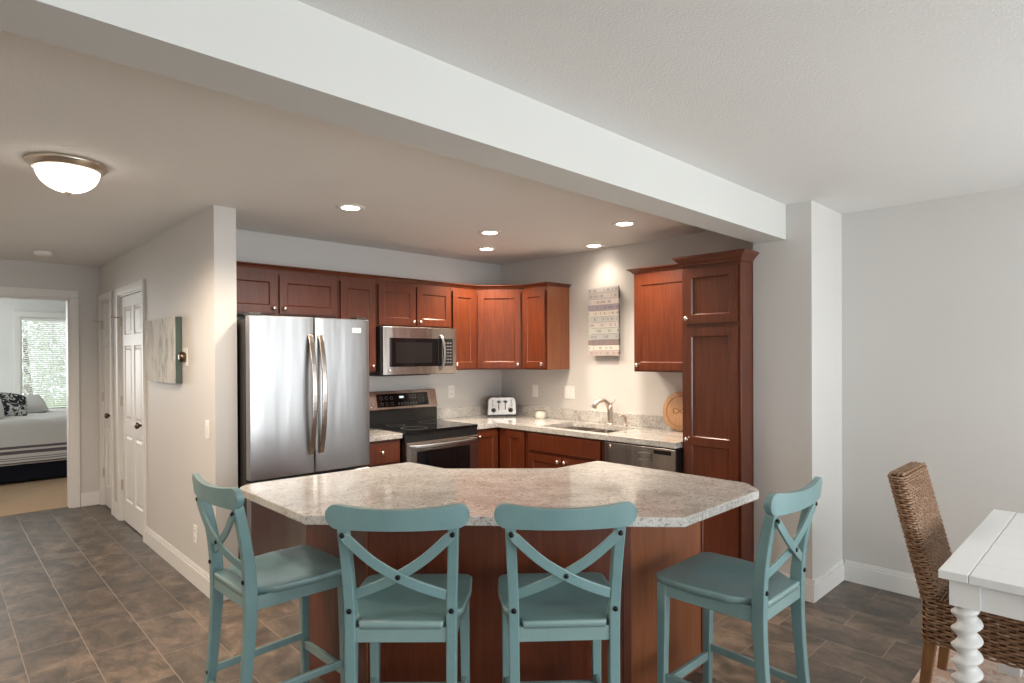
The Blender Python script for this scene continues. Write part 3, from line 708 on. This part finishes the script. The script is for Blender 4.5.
# ------------------------------------------------------------------ island
isl = [(1.000, 2.895), (1.000, 2.162), (1.972, 1.145), (2.60, 1.145), (2.715, 1.255), (2.70, 2.112), (2.365, 2.130), (1.950, 2.535), (1.930, 2.835)]
pts = rounded(isl, [0.09, 0.012, 0.012, 0.05, 0.05, 0.03, 0.03, 0.03, 0.03], 5)
t = thing('kitchen_island', 'angled cherry-panelled island base standing under the big granite top', 'kitchen island', (0, 0, 0))
body = [(1.304, 2.80), (1.304, 2.246), (2.088, 1.462), (2.685, 1.462), (2.685, 2.085), (2.36, 2.095), (1.92, 2.52), (1.90, 2.80)]
ctr = Vector((1.95, 2.1))
MB().prism([tuple(ctr+(Vector(p)-ctr)*0.985) for p in body], 0.0, 0.872).build('core', M_cherry, t)
def vpanel(p0, p1, name, m, t_=0.02, z0=0.0, z1=0.876, strips=()):
    p0, p1 = Vector(p0), Vector(p1); L = (p1-p0).length; a = math.atan2((p1-p0).y, (p1-p0).x)
    mb = MB().xf(Matrix.Translation((p0.x, p0.y, 0)) @ Matrix.Rotation(a, 4, 'Z')); mb.box(0, L, 0, t_, z0, z1)
    o = mb.build(name, m, t, bevel=0.0015, seg=1)
    for (s0, s1, mm) in strips:
        MB().xf(Matrix.Translation((p0.x, p0.y, 0)) @ Matrix.Rotation(a, 4, 'Z')).box(s0, s1, -0.006, -0.0002, z0, z1-0.004).build('corner_strip', mm, t, bevel=0.002)
    return L
vpanel(body[0], body[1], 'side_panel', M_cherry)
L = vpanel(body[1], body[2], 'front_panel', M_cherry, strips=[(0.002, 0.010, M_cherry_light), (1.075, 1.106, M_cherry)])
vpanel(body[2], body[3], 'side_panel', M_cherry_light, strips=[(0.575, 0.595, M_cherry)])  # paler wood than the left side: daylight on this panel is in its colour
vpanel(body[3], body[4], 'end_panel', M_cherry)
o = MB().prism(pts, 0.878, 0.914).build('island_countertop', M_granite, None, bevel=0.005, seg=3)
tag(o, 'large angled cream and grey granite top resting on the island', 'countertop')

# ------------------------------------------------------------------ stools
def lerp_path(ks, n):
    """catmull-rom through key points"""
    K = [Vector(k) for k in ks]; out = []
    for i in range(len(K)-1):
        p0 = K[max(i-1, 0)]; p1 = K[i]; p2 = K[i+1]; p3 = K[min(i+2, len(K)-1)]
        for q in range(n):
            u = q/n; out.append(0.5*((2*p1)+(-p0+p2)*u+(2*p0-5*p1+4*p2-p3)*u*u+(-p0+3*p1-3*p2+p3)*u**3))
    out.append(K[-1]); return out
def make_stool(label):
    t = thing('counter_stool', label, 'stool', (0, 0, 0), 0, None)
    for s in (-1, 1):
        p = lerp_path([(s*0.160, -0.200, 0), (s*0.162, -0.168, 0.25), (s*0.164, -0.146, 0.52), (s*0.165, -0.146, 0.68), (s*0.170, -0.162, 0.82), (s*0.176, -0.192, 0.968)], 5)
        n = len(p); dd = [0.036+0.010*math.exp(-((q.z-0.62)/0.16)**2) for q in p]
        post = MB().sweep(p, (1, 0, 0), 0.034, dd).build('rear_post', M_teal, t, bevel=0.004)
        for (bx, by, bz_) in ((0.165, -0.171, 0.684), (0.158, -0.185, 0.245)):
            MB().lathe([(0, -0.004), (0.004, -0.0045), (0.0085, -0.002), (0.0085, 0.004)], (s*bx, by, bz_), 'y', 12).build('bolt', M_bolt, post)
        p = [(s*0.178, 0.240, 0), (s*0.176, 0.236, 0.32), (s*0.174, 0.232, 0.621)]
        MB().sweep(p, (1, 0, 0), [0.030, 0.034, 0.040], [0.030, 0.034, 0.040]).build('front_leg', M_teal, t, bevel=0.004)
        MB().sweep([(s*0.166, -0.13, 0.597), (s*0.176, 0.22, 0.597)], (0, 0, 1), 0.052, 0.020).build('side_apron', M_teal, t, bevel=0.002)
        MB().sweep([(s*0.160, -0.165, 0.25), (s*0.176, 0.23, 0.25)], (0, 0, 1), 0.030, 0.016).build('side_stretcher', M_teal, t, bevel=0.003)
    MB().box(-0.150, 0.150, -0.160, -0.138, 0.578, 0.626).build('rear_apron', M_teal, t, bevel=0.002)
    MB().box(-0.156, 0.156, 0.226, 0.246, 0.571, 0.621).build('front_apron', M_teal, t, bevel=0.002)
    MB().box(-0.162, 0.162, 0.226, 0.246, 0.195, 0.232).build('footrest', M_teal, t, bevel=0.004)
    MB().sweep(lerp_path([(-0.147, -0.178, 0.20), (0, -0.165, 0.20), (0.147, -0.178, 0.20)], 5), (0, 0, 1), 0.028, 0.016).build('rear_stretcher', M_teal, t, bevel=0.003)
    # saddle seat
    out = rounded([(-0.137, -0.166), (0.137, -0.166), (0.145, -0.12), (0.196, -0.055), (0.212, 0.10), (0.204, 0.268), (-0.204, 0.268), (-0.212, 0.10), (-0.196, -0.055), (-0.145, -0.12)], [0.01, 0.01, 0.02, 0.07, 0.10, 0.045, 0.045, 0.10, 0.07, 0.02], 5)
    mb = MB(); mb.smooth = True; fr = [0.0, 0.25, 0.45, 0.62, 0.76, 0.87, 0.95, 0.985, 1.0]; C0 = Vector((0, 0.05))
    def dish(x, y): 
        e = ((x/0.15)**2+((y-0.02)/0.16)**2); return -0.011*max(0, 1-e)**1.0*1.0 - 0.0
    def zt(x, y): return 0.645+dish(x, y)+0.004*min(1, (abs(x)/0.2)**2)
    rg = []
    for f in fr[1:]:
        rg.append([(C0.x+(p[0]-C0.x)*f, C0.y+(p[1]-C0.y)*f, zt(C0.x+(p[0]-C0.x)*f, C0.y+(p[1]-C0.y)*f)-(0.004 if f == 1.0 else 0)) for p in out])
    n = len(out); bs = [mb.addv(r) for r in rg]; c = mb.addv([(C0.x, C0.y, zt(*C0))])
    for i in range(n): j = (i+1) % n; mb.face([c, bs[0]+i, bs[0]+j])
    for k in range(len(bs)-1):
        for i in range(n): j = (i+1) % n; mb.face([bs[k]+i, bs[k+1]+i, bs[k+1]+j, bs[k]+j])
    lo = mb.addv([(C0.x+(p[0]-C0.x)*0.985, C0.y+(p[1]-C0.y)*0.985, 0.622) for p in out])
    for i in range(n): j = (i+1) % n; mb.face([bs[-1]+i, lo+i, lo+j, bs[-1]+j])
    mb.smooth = False; mb.face([lo+i for i in range(n)])
    mb.build('seat', M_teal, t)
    # crest rail: bowed to the rear, rounded ends
    rg = []; N = 30
    for k in range(N+1):
        u = math.sin(PI/2*(-1+2*k/N)); x = 0.228*u; e = max(0.0, (abs(u)-0.82)/0.18); rnd = math.sqrt(max(0, 1-min(1, e)**2))
        rnd = max(rnd, 0.12)
        yc = -0.224+0.026*u*u; zb0 = 0.960+0.004*u*u; zt0 = 1.027+0.021*u*u; zm = (zb0+zt0)/2; hh = (zt0-zb0)/2*rnd
        hh2 = hh
        rg.append([(x, yc-0.012, zm-hh2), (x, yc+0.012, zm-hh2), (x, yc+0.012-0.004, zm+hh2), (x, yc-0.012-0.004, zm+hh2)])
    MB().rings(rg).build('crest_rail', M_teal, t, bevel=0.003)
    # crossed back slats (front one and rear one)
    for s, off in ((1, 0.0), (-1, 0.013)):
        p = lerp_path([(-s*0.177, -0.210+off*0.3, 0.946), (-s*0.085, -0.209+off, 0.862), (0, -0.200+off, 0.806), (s*0.08, -0.183+off, 0.764), (s*0.162, -0.158+off*0.6, 0.728)], 4)
        rg = []
        for k in range(len(p)):
            tt = (p[min(k+1, len(p)-1)]-p[max(k-1, 0)]).normalized(); nn = Vector((0, 1, 0)); nn = (nn-tt*nn.dot(tt)).normalized(); u_ = tt.cross(nn)
            wv = 0.016 if k > 0 else 0.010
            rg.append([p[k]-u_*wv-nn*0.005, p[k]+u_*wv-nn*0.005, p[k]+u_*wv+nn*0.005, p[k]-u_*wv+nn*0.005])
        sl_ = MB().rings(rg).build('cross_slat', M_teal, t, bevel=0.002)
        MB().lathe([(0, -0.004), (0.004, -0.0045), (0.0085, -0.002), (0.0085, 0.006)], (-s*0.174, -0.214+off*0.3, 0.942), 'y', 12).build('bolt', M_bolt, sl_)
        if s == 1: MB().lathe([(0, -0.004), (0.004, -0.0045), (0.0085, -0.002), (0.0085, 0.006)], (0, -0.2055, 0.806), 'y', 12).build('bolt', M_bolt, sl_)
    return t
st0 = make_stool('teal cross-back stool at the left end of the island, facing the pantry')
spots = [((0.978, 2.435, 0), -88.275, None), ((1.203, 1.775, 0), -44.05, 'teal cross-back stool seen from behind, left of the two at the island front'),
         ((1.584, 1.415, 0), -41.4, 'teal cross-back stool seen from behind, right of the two at the island front'), ((2.232, 1.056, 0), -0.4, 'teal cross-back stool at the right end of the island, nearest the pillar')]
for i, (loc, a, lab) in enumerate(spots):
    o = st0 if i == 0 else copy_tree(st0)
    o.location = loc; o.rotation_euler = (0, 0, R(a)); o['group'] = 'teal counter stools around the island'
    if lab: o['label'] = lab

# ------------------------------------------------------------------ ceiling lights
def downlight(i, x, y, label, power):
    t = thing('recessed_light', label, 'ceiling light', (x, y, H), 0, 'recessed kitchen downlights')
    n = 28; MB().lathe([(0.052, 0.0), (0.090, 0.0), (0.090, -0.004), (0.080, -0.008), (0.060, -0.006), (0.052, 0.0)], n=n).build('trim_ring', M_plastic, t)
    MB().lathe([(0.0, -0.0045), (0.054, -0.0045), (0.058, -0.001), (0.0, -0.001)], n=n).build('lens', M_lens, t)
    l = bpy.data.lights.new('downlight_lamp', 'SPOT'); l.energy = power; l.color = WARM; l.spot_size = R(145); l.spot_blend = 1.0; l.shadow_soft_size = 0.08
    o = bpy.data.objects.new('downlight_lamp', l); COL.objects.link(o); o.parent = t; o.location = (0, 0, -0.06)
for i, (x, y, lab) in enumerate([(1.90, 3.426, 'lit recessed downlight in front of the refrigerator, leftmost of the five'), (3.057, 3.409, 'lit recessed downlight in mid ceiling, upper of the close pair'),
        (3.50, 3.95, 'lit recessed downlight nearest the corner cabinet, lower of the close pair'), (3.551, 2.53, 'lit recessed downlight nearest the ceiling beam'), (4.07, 3.215, 'lit recessed downlight over the sink, close to the wall sign')]):
    downlight(i, x, y, lab, 62 if i != 4 else 7)
t = thing('flush_ceiling_light', 'lit frosted glass dome light with nickel rim in the hallway', 'ceiling light', (0.478, 3.555, H))
MB().lathe([(0.0, 0), (0.158, 0), (0.163, -0.006), (0.160, -0.018), (0.150, -0.024), (0.146, -0.034), (0.135, -0.040), (0.128, -0.040), (0.128, -0.02), (0.0, -0.02)], n=40).build('rim', M_nickel, t)
prof = [(0.128*math.cos(a), -0.036-0.106*math.sin(a)) for a in [PI/2*k/10 for k in range(11)]]
MB().lathe([(0.0, -0.0365)]+prof, n=40).build('glass_dome', M_dome, t)
MB().lathe([(0, -0.137), (0.014, -0.139), (0.016, -0.144), (0.007, -0.148), (0.009, -0.156), (0, -0.161)], n=16).build('finial', M_nickel, t)
l = bpy.data.lights.new('dome_lamp', 'SPOT'); l.energy = 52; l.color = (1.0, 0.80, 0.62); l.shadow_soft_size = 0.12; l.spot_size = R(172); l.spot_blend = 0.5
o = bpy.data.objects.new('dome_lamp', l); COL.objects.link(o); o.parent = t; o.location = (0, 0, -0.18)
o = copy_tree(t); o.location = (-1.0, 5.6, H); o['label'] = 'added flush dome light farther down the hallway, unseen, brightening the hall'  # extra lamp out of view, added for warm light in the hall
o = copy_tree(t); o.location = (-1.0, 1.2, H); o['label'] = 'added flush dome light near the beam, unseen, brightening the hall'; o.location.y = 2.6  # another unseen lamp, put in to lift the hall light
t = thing('smoke_detector', 'small round white smoke detector on the hallway ceiling', 'smoke detector', (0.72, 6.69, H))
MB().lathe([(0, 0), (0.072, 0), (0.072, -0.012), (0.062, -0.028), (0.03, -0.034), (0, -0.034)], n=28).build('housing', M_plastic, t)

# ------------------------------------------------------------------ small fixtures
def wall_plate(name, label, loc, rz, w_, h_, kind, cat):
    t = thing(name, label, cat, loc, rz)
    MB().box(-w_/2, w_/2, -0.006, 0.0, -h_/2, h_/2).build('plate', M_plastic, t, bevel=0.002)
    if kind == 'outlet':
        for s in (-1, 1):
            r_ = MB().box(-0.017, 0.017, -0.0085, -0.006, s*0.024-0.014, s*0.024+0.014).build('receptacle', M_plastic, t, bevel=0.002)
            MB().box(-0.009, -0.006, -0.0091, -0.0086, s*0.024-0.004, s*0.024+0.007).box(0.006, 0.009, -0.0091, -0.0086, s*0.024-0.004, s*0.024+0.007).build('slots', M_bolt, r_)
    if kind == 'rocker': MB().box(-0.016, 0.016, -0.010, -0.006, -0.033, 0.033).build('rocker', M_plastic, t, bevel=0.002)
    if kind == 'double':
        MB().box(-0.041, -0.009, -0.010, -0.006, -0.033, 0.033).build('rocker', M_plastic, t, bevel=0.002)
        for s in (-1, 1): MB().box(0.009, 0.041, -0.0085, -0.006, s*0.022-0.013, s*0.022+0.013).build('receptacle', M_plastic, t, bevel=0.002)
    return t
wall_plate('light_switch', 'white rocker switch on the hallway wall near its end', (XH, 4.073, 1.05), -PI/2, 0.072, 0.118, 'rocker', 'switch')
wall_plate('outlet', 'white outlet low on the hallway wall behind the left stool', (XH, 4.33, 0.335), -PI/2, 0.072, 0.118, 'outlet', 'outlet')
wall_plate('outlet', 'white outlet on the back wall between range and toaster', (3.585, YF, 1.165), 0, 0.072, 0.118, 'outlet', 'outlet')
wall_plate('light_switch', 'single white wall plate above the small white jar', (XK, 4.08, 1.16), -PI/2, 0.072, 0.118, 'rocker', 'switch')
wall_plate('outlet', 'double-width white switch and outlet plate left of the word sign', (XK, 3.641, 1.165), -PI/2, 0.122, 0.118, 'double', 'outlet')
t = wall_plate('thermostat', 'round bronze dial on a white plate beside the canvas picture', (XH, 4.52, 1.508), -PI/2, 0.085, 0.125, '', 'thermostat')
MB().lathe([(0, -0.044), (0.024, -0.042), (0.034, -0.034), (0.036, -0.012), (0.030, -0.006)], (0.0, 0, 0), 'y', 24).build('dial', M_bronze, t)
# canvas picture
t = thing('canvas_picture', 'grey green distressed canvas hanging on the hallway wall', 'picture', (XH-0.045, 5.40, 1.325), -PI/2)
MB().box(0, 0.80, 0.0, 0.002, 0, 0.462).build('painted_front', M_canvas, t) ; t.children[0].location = (0, 0, 0)
# paint coordinates run along the wall, so stretch in the local x
MB().box(0, 0.80, 0.002, 0.044, 0, 0.462).build('stretcher_edge', M_canvas_side, t, bevel=0.002)

# word sign of stacked boards
t = thing('word_sign', 'tall sign of stacked grey and cream lettered boards on the sink wall', 'sign', (XK-0.058, 3.372, 1.50), -PI/2)
MB().box(0.02, 0.30, 0.02, 0.057, 0.02, 0.575).build('backing', M_wcore, t)
cols = [(0.50, 0.42, 0.40), (0.66, 0.62, 0.56), (0.26, 0.21, 0.21), (0.42, 0.43, 0.42), (0.50, 0.52, 0.47), (0.56, 0.52, 0.50), (0.48, 0.49, 0.46), (0.66, 0.61, 0.54), (0.38, 0.33, 0.38), (0.66, 0.60, 0.56), (0.60, 0.56, 0.54), (0.55, 0.53, 0.52)]
hs = [0.046, 0.046, 0.048, 0.05, 0.052, 0.05, 0.05, 0.05, 0.05, 0.05, 0.052, 0.05]; z = 0.0
def signboard_mat(i, c, ink):
    m = mat('sign_board_paint', c, 0.7, spec=0.2); t_ = NT(m)
    v = t_.coord((42, 1, 1), (i*3.3, 0, 0)); n = t_.noise(v, 1.0, 2); 
    f = t_.ramp(n, [(0.50, (0, 0, 0)), (0.53, (1, 1, 1))])
    c0 = t_.n('ShaderNodeTexCoord'); sx = t_.n('ShaderNodeSeparateXYZ'); t_.l(c0.outputs['Object'], sx.inputs[0])
    zc = sum(hs[:i])+hs[i]/2
    band = t_.math('LESS_THAN', t_.math('ABSOLUTE', t_.math('SUBTRACT', sx.outputs[2], zc)), hs[i]*0.22)
    f2 = t_.math('MULTIPLY', t_.math('MULTIPLY', f, band), 0.55)
    w2 = t_.noise(t_.coord((6, 1, 60)), 2, 3)
    cc = t_.mix(t_.math('MULTIPLY', w2, 0.35), c, tuple(q*0.75 for q in c))
    t_.color(t_.mix(f2, cc, ink)); return m
for i, (c, h_) in enumerate(zip(cols, hs)):
    ink = (0.60, 0.55, 0.50) if c[0] < 0.25 else (0.20, 0.17, 0.18)
    dx = random.uniform(-0.004, 0.004)
    MB().box(0.0+dx, 0.322+dx, 0.0, 0.02, z+0.001, z+h_-0.001).build('board', signboard_mat(i, c, ink), t, bevel=0.002); z += h_

# toaster
t = thing('toaster', 'four-slice brushed metal toaster in the counter corner', 'toaster', (4.070, 4.390, CT1), R(-36)); t.scale = (1.06, 1.0, 1.06)
n = 18; sec = rounded([(-0.135, 0.012), (0.135, 0.012), (0.128, 0.178), (-0.128, 0.178)], [0.012, 0.012, 0.045, 0.045], 6)
MB().rings([[(x, -0.10, z_) for x, z_ in sec], [(x, 0.10, z_) for x, z_ in sec]]).build('shell', M_steel_warm, t, bevel=0.006, seg=3)
MB().box(-0.130, 0.130, -0.095, 0.095, 0.0, 0.014).build('base', M_black, t)
for s in (-1, 1):
    MB().lathe([(0, -0.022), (0.017, -0.022), (0.021, -0.010), (0.021, 0)], (s*0.078, -0.10, 0.058), 'y', 18).build('dial', M_black, t)
    lv = MB().box(s*0.030-0.004, s*0.030+0.004, -0.1012, -0.100, 0.06, 0.150).build('lever_slot', M_black, t)
    MB().box(s*0.030-0.017, s*0.030+0.017, -0.128, -0.1005, 0.128, 0.142).build('lever', M_black, t, bevel=0.004)
    mb = MB()
    for k in range(3): mb.lathe([(0, -0.003), (0.005, -0.003), (0.005, 0)], (s*0.085, -0.10, 0.10+k*0.022), 'y', 10)
    mb.build('button', M_black, t)
for x in (-0.09, -0.04, 0.04, 0.09): MB().box(x-0.009, x+0.009, -0.075, 0.075, 0.176, 0.1785).build('slot', M_black, t)
# jar
t = thing('jar', 'small squat white jar on the counter right of the toaster', 'jar', (4.130, 3.905, CT1))
MB().lathe([(0, 0), (0.044, 0), (0.049, 0.008), (0.049, 0.058), (0.044, 0.064), (0, 0.064)], n=28).build('bowl', mat('white_ceramic', (0.70, 0.66, 0.58), 0.3), t)
MB().lathe([(0, 0.064), (0.047, 0.064), (0.047, 0.072), (0.03, 0.078), (0, 0.079)], n=28).build('lid', M_nickel, t)
# round board leaning on the wall
t = thing('round_cutting_board', 'round pale wooden board leaning on the wall behind the pantry edge', 'cutting board', (4.160, 2.468, CT1), 0)
rot = Matrix.Rotation(R(7), 4, 'Y')
mb = MB().xf(rot); mb.lathe([(0, 0), (0.150, 0), (0.154, 0.004), (0.154, 0.016), (0.150, 0.02), (0, 0.02)], (0, 0, 0.156), 'x', 48); bo = mb.build('disc', M_board, t)
mb = MB().xf(rot); 
for rr_ in (0.116,): mb.tube([(-0.001, math.cos(2*PI*k/48)*rr_, 0.156+math.sin(2*PI*k/48)*rr_) for k in range(48)], 0.002, 6, close=True)
mb.build('carved_ring', M_chairleg, t)
mb = MB().xf(rot); mb.tube([(-0.001, 0.055*math.cos(a*1.0), 0.156+0.02*math.sin(2*a)) for a in [2*PI*k/32 for k in range(32)]], 0.003, 6, close=True); mb.build('carved_motif', M_chairleg, t)
# item next to fridge
t = thing('countertop_appliance', 'dark appliance with a bronze top peeking out beside the refrigerator', 'appliance', (2.325, 4.20, CT1))
MB().lathe([(0, 0), (0.055, 0), (0.058, 0.01), (0.052, 0.12), (0.05, 0.13), (0, 0.13)], n=24).build('body', M_black, t)
MB().lathe([(0, 0.13), (0.05, 0.13), (0.052, 0.15), (0.052, 0.21), (0.045, 0.225), (0, 0.228)], n=24).build('top', M_bronze, t)

# ------------------------------------------------------------------ bedroom
t = thing('bed', 'low bed with white comforter, grey stripes and black skirt in the bedroom', 'bed', (0, 0, 0))
BXa, BXb, BYa, BYb = -0.9, 2.1, 9.27, 10.85
MB().box(BXa, BXb, BYa+0.02, BYb, 0.03, 0.34).build('bed_skirt', M_skirt, t, bevel=0.01)
MB().box(BXa, BXb, BYa+0.03, BYb, 0.34, 0.72).build('mattress', M_linen, t, bevel=0.03)
M_comf = ramp_bands('striped_comforter', 2, [(0.245, 0.262, (0.19, 0.16, 0.17)), (0.285, 0.296, (0.24, 0.21, 0.22)), (0.31, 0.32, (0.24, 0.21, 0.22)), (0.36, 0.40, (0.15, 0.12, 0.135)), (0.425, 0.455, (0.15, 0.12, 0.135))])
mb = MB(); mb.smooth = True
def comf(u, v):
    x = BXa-0.02+(BXb-BXa+0.04)*u; rip = 0.006*math.sin(x*17)+0.004*math.sin(x*41+1)
    L1 = 0.50; L2 = 1.56; s_ = v*(L1+L2)
    if s_ < L1: return (x, BYa-0.005+rip*(1-s_/L1), 0.235+s_)
    a = min(1, (s_-L1)/0.08); return (x, BYa+(s_-L1)-0.0, 0.735+0.03*math.sin(a*PI/2)+0.006*math.sin(x*9+s_*14))
mb.grid(comf, 90, 60); mb.build('comforter', M_comf, t, solid=0.012)
def pillow(label, loc, rot, sx, sy, th, m, cat='pillow'):
    mb = MB(); mb.smooth = True; n = 16
    def f(sg):
        def g(u, v):
            a, b = 2*u-1, 2*v-1; q = (1-a**4)**0.5*(1-b**4)**0.5 if abs(a) < 1 and abs(b) < 1 else 0
            k = 1-0.06*(a*a*b*b); return (a*sx*k, b*sy*k, sg*th*q)
        return g
    mb.grid(f(1), n, n); mb.grid(f(-1), n, n)
    o = mb.build('pillow', m); o.location = loc; o.rotation_euler = rot; tag(o, label, cat, None); return o
pillow('plump white pillow lying nearest the bedroom window', (0.92, 10.34, 0.88), (R(34), 0, R(15)), 0.21, 0.18, 0.085, M_linen)
pillow('black and white patterned pillow between two white ones on the bed', (0.68, 9.98, 0.91), (R(50), R(12), R(12)), 0.23, 0.19, 0.075, M_damask)
pillow('white pillow cut by the left photo edge, in front of the patterned one', (0.38, 9.66, 0.89), (R(42), 0, R(5)), 0.26, 0.18, 0.085, M_linen)

# ------------------------------------------------------------------ dining corner
struct_rug = MB().box(2.05, 4.15, -1.9, 0.72, 0.0, 0.010).build('area_rug', M_rug, None, bevel=0.003); tag(struct_rug, 'pale blush rug under the white dining table', 'rug')
TX0, TX1, TY1, TY0, TZ = 2.535, 3.705, 0.487, -1.25, 0.752
t = thing('dining_table', 'white painted table with twisted legs at the right edge', 'table', (TX0, TY1, 0))
mb = MB()
def tb(x0, x1, y0, y1, z0, z1): mb.box(x0-TX0, x1-TX0, y0-TY1, y1-TY1, z0, z1)
tb(TX0, TX1, 0.402, TY1, 0.722, TZ)
n = 7; 
for k in range(n):
    a = TX0+(TX1-TX0)*k/n; b = TX0+(TX1-TX0)*(k+1)/n; tb(a+0.0006, b-0.0006, TY0+0.085, 0.4000, 0.722, TZ)
tb(TX0, TX1, TY0, TY0+0.083, 0.722, TZ)
mb.build('tabletop', M_table, t, bevel=0.0025)
mb = MB(); ix = 0.045
tb(TX0+ix+0.08, TX1-ix-0.08, TY1-0.065, TY1-0.045, 0.625, 0.7215); tb(TX0+ix+0.08, TX1-ix-0.08, TY0+0.045, TY0+0.065, 0.625, 0.7215)
tb(TX0+0.045, TX0+0.065, TY0+0.10, TY1-0.10, 0.625, 0.7215); tb(TX1-0.065, TX1-0.045, TY0+0.10, TY1-0.10, 0.625, 0.7215)
mb.build('apron', M_table, t, bevel=0.002)
for (lx, ly) in ((TX0+0.070, TY1-0.070), (TX1-0.070, TY1-0.070), (TX0+0.070, TY0+0.070), (TX1-0.070, TY0+0.070)):
    x, y = lx-TX0, ly-TY1; mb = MB(); mb.box(x-0.043, x+0.043, y-0.043, y+0.043, 0.628, 0.7215); mb.box(x-0.04, x+0.04, y-0.04, y+0.04, 0.0105, 0.12)
    mb.smooth = True; rg = []; n_ = 22
    for k in range(121):
        zz = 0.12+0.508*k/120; env = min(1, k/6, (120-k)/6); th = 2*PI*zz/0.058; a = 0.0095*env; r_ = 0.037-0.004*(1-env)
        rg.append([(x+a*math.cos(th)+r_*math.cos(2*PI*i/n_), y+a*math.sin(th)+r_*math.sin(2*PI*i/n_), zz) for i in range(n_)])
    mb.rings(rg); mb.build('leg', M_table, t)
MB().box(-0.0015, 0.0, 0.150-0.487, 0.205-0.487, 0.7425, 0.7475).xf(Matrix.Identity(4)).box(-0.0015, 0.0, -0.34, -0.285, 0.7425, 0.7475).build('leaf_latch', M_bolt, t)

# wicker chair: local x width, seat front toward -y; origin at floor under the back
def loop_pts(hx, hy, r, step):
    c = rounded([(-hx, -hy), (hx, -hy), (hx, hy), (-hx, hy)], r, 4); P = [Vector(p) for p in c]; out = []; 
    per = [(P[(i+1) % len(P)]-P[i]).length for i in range(len(P))]; tot = sum(per); n = int(round(tot/step)); n += n % 2
    for k in range(n*4):
        d = tot*k/(n*4); i = 0
        while d > per[i]: d -= per[i]; i += 1
        a, b = P[i], P[(i+1) % len(P)]; p = a.lerp(b, d/per[i]); tg = (b-a).normalized(); out.append((p, Vector((tg.y, -tg.x)), k/4.0))
    return out
def weave(mb, cx, cyf, hx, hy, z0, z1, r=0.025, pitch=0.0105, step=0.024, rad=0.0048, amp=0.0038):
    rows = int((z1-z0)/pitch); L = loop_pts(hx, hy, r, step)
    for q in range(rows+1):
        z = z0+pitch*q; ph = PI*(q % 2); jit = [random.uniform(-0.0007, 0.0007) for _ in range(9)]
        cy_ = cyf(z)
        mb.tube([(cx+p.x+nn.x*amp*math.sin(PI*s_+ph), cy_+p.y+nn.y*amp*math.sin(PI*s_+ph), z+jit[int(s_) % 9]) for p, nn, s_ in L], rad, 6, close=True)
    for p, nn, s_ in L:
        if abs(s_-round(s_)) < 1e-6: mb.tube([(cx+p.x, cyf(z0)+p.y, z0), (cx+p.x, cyf((z0+z1)/2)+p.y, (z0+z1)/2), (cx+p.x, cyf(z1)+p.y, z1)], 0.0042, 5)
def surface_weave(mb, x0, x1, y0, y1, z, pitch=0.0125, step=0.024, rad=0.005, amp=0.0035):
    ny = int((y1-y0)/pitch); nx = int((x1-x0)/step)
    for q in range(ny+1):
        y = y0+(y1-y0)*q/ny; ph = PI*(q % 2)
        mb.tube([(x0+(x1-x0)*k/(nx*3), y, z+amp*math.sin(PI*k/3+ph)) for k in range(nx*3+1)], rad, 6)
    for k in range(nx+1): x = x0+(x1-x0)*k/nx; mb.tube([(x, y0, z), (x, y1, z)], 0.004, 5)
t = thing('wicker_chair', 'brown woven wicker dining chair tucked at the white table', 'chair', (3.275, 0.613, 0))
cyb = lambda z: 0.010+max(0, (z-0.46))*0.245
hw = 0.212
mb = MB(); 
mb.rings([[(-hw+0.01, cyb(z)-0.022, z), (hw-0.01, cyb(z)-0.022, z), (hw-0.01, cyb(z)+0.022, z), (-hw+0.01, cyb(z)+0.022, z)] for z in (0.29, 0.46, 0.7, 0.956)])
bk = mb.build('back_core', M_wcore, t)
mb = MB(); weave(mb, 0, cyb, hw, 0.030, 0.455, 0.966); 
for q in range(4): 
    y = cyb(0.966)-0.024+0.016*q; mb.tube([(-hw+0.01+0.404*k/60, y, 0.971+0.0035*math.sin(PI*k/2.4+PI*(q % 2))) for k in range(61)], 0.0055, 6)
mb.build('woven_back', M_wicker, t)
mb = MB(); MB().box(-hw+0.01, hw-0.01, -0.455, 0.025, 0.285, 0.452).build('seat_core', M_wcore, t)
weave(mb, 0, lambda z: -0.213, hw, 0.248, 0.275, 0.455, 0.03, 0.0125, 0.030, 0.0056, 0.0045); surface_weave(mb, -hw+0.004, hw-0.004, -0.457, -0.03, 0.459, 0.0155, 0.030, 0.0066, 0.0045)
mb.build('woven_seat', M_wicker, t)
for (x, y, dy) in ((-0.18, 0.006, 0.03), (0.18, 0.006, 0.03), (-0.18, -0.43, 0), (0.18, -0.43, 0)):
    MB().sweep([(x, y, 0.285), (x, y+dy, 0.0105)], (1, 0, 0), [0.044, 0.036], [0.044, 0.036]).build('leg', M_chairleg, t, bevel=0.003)
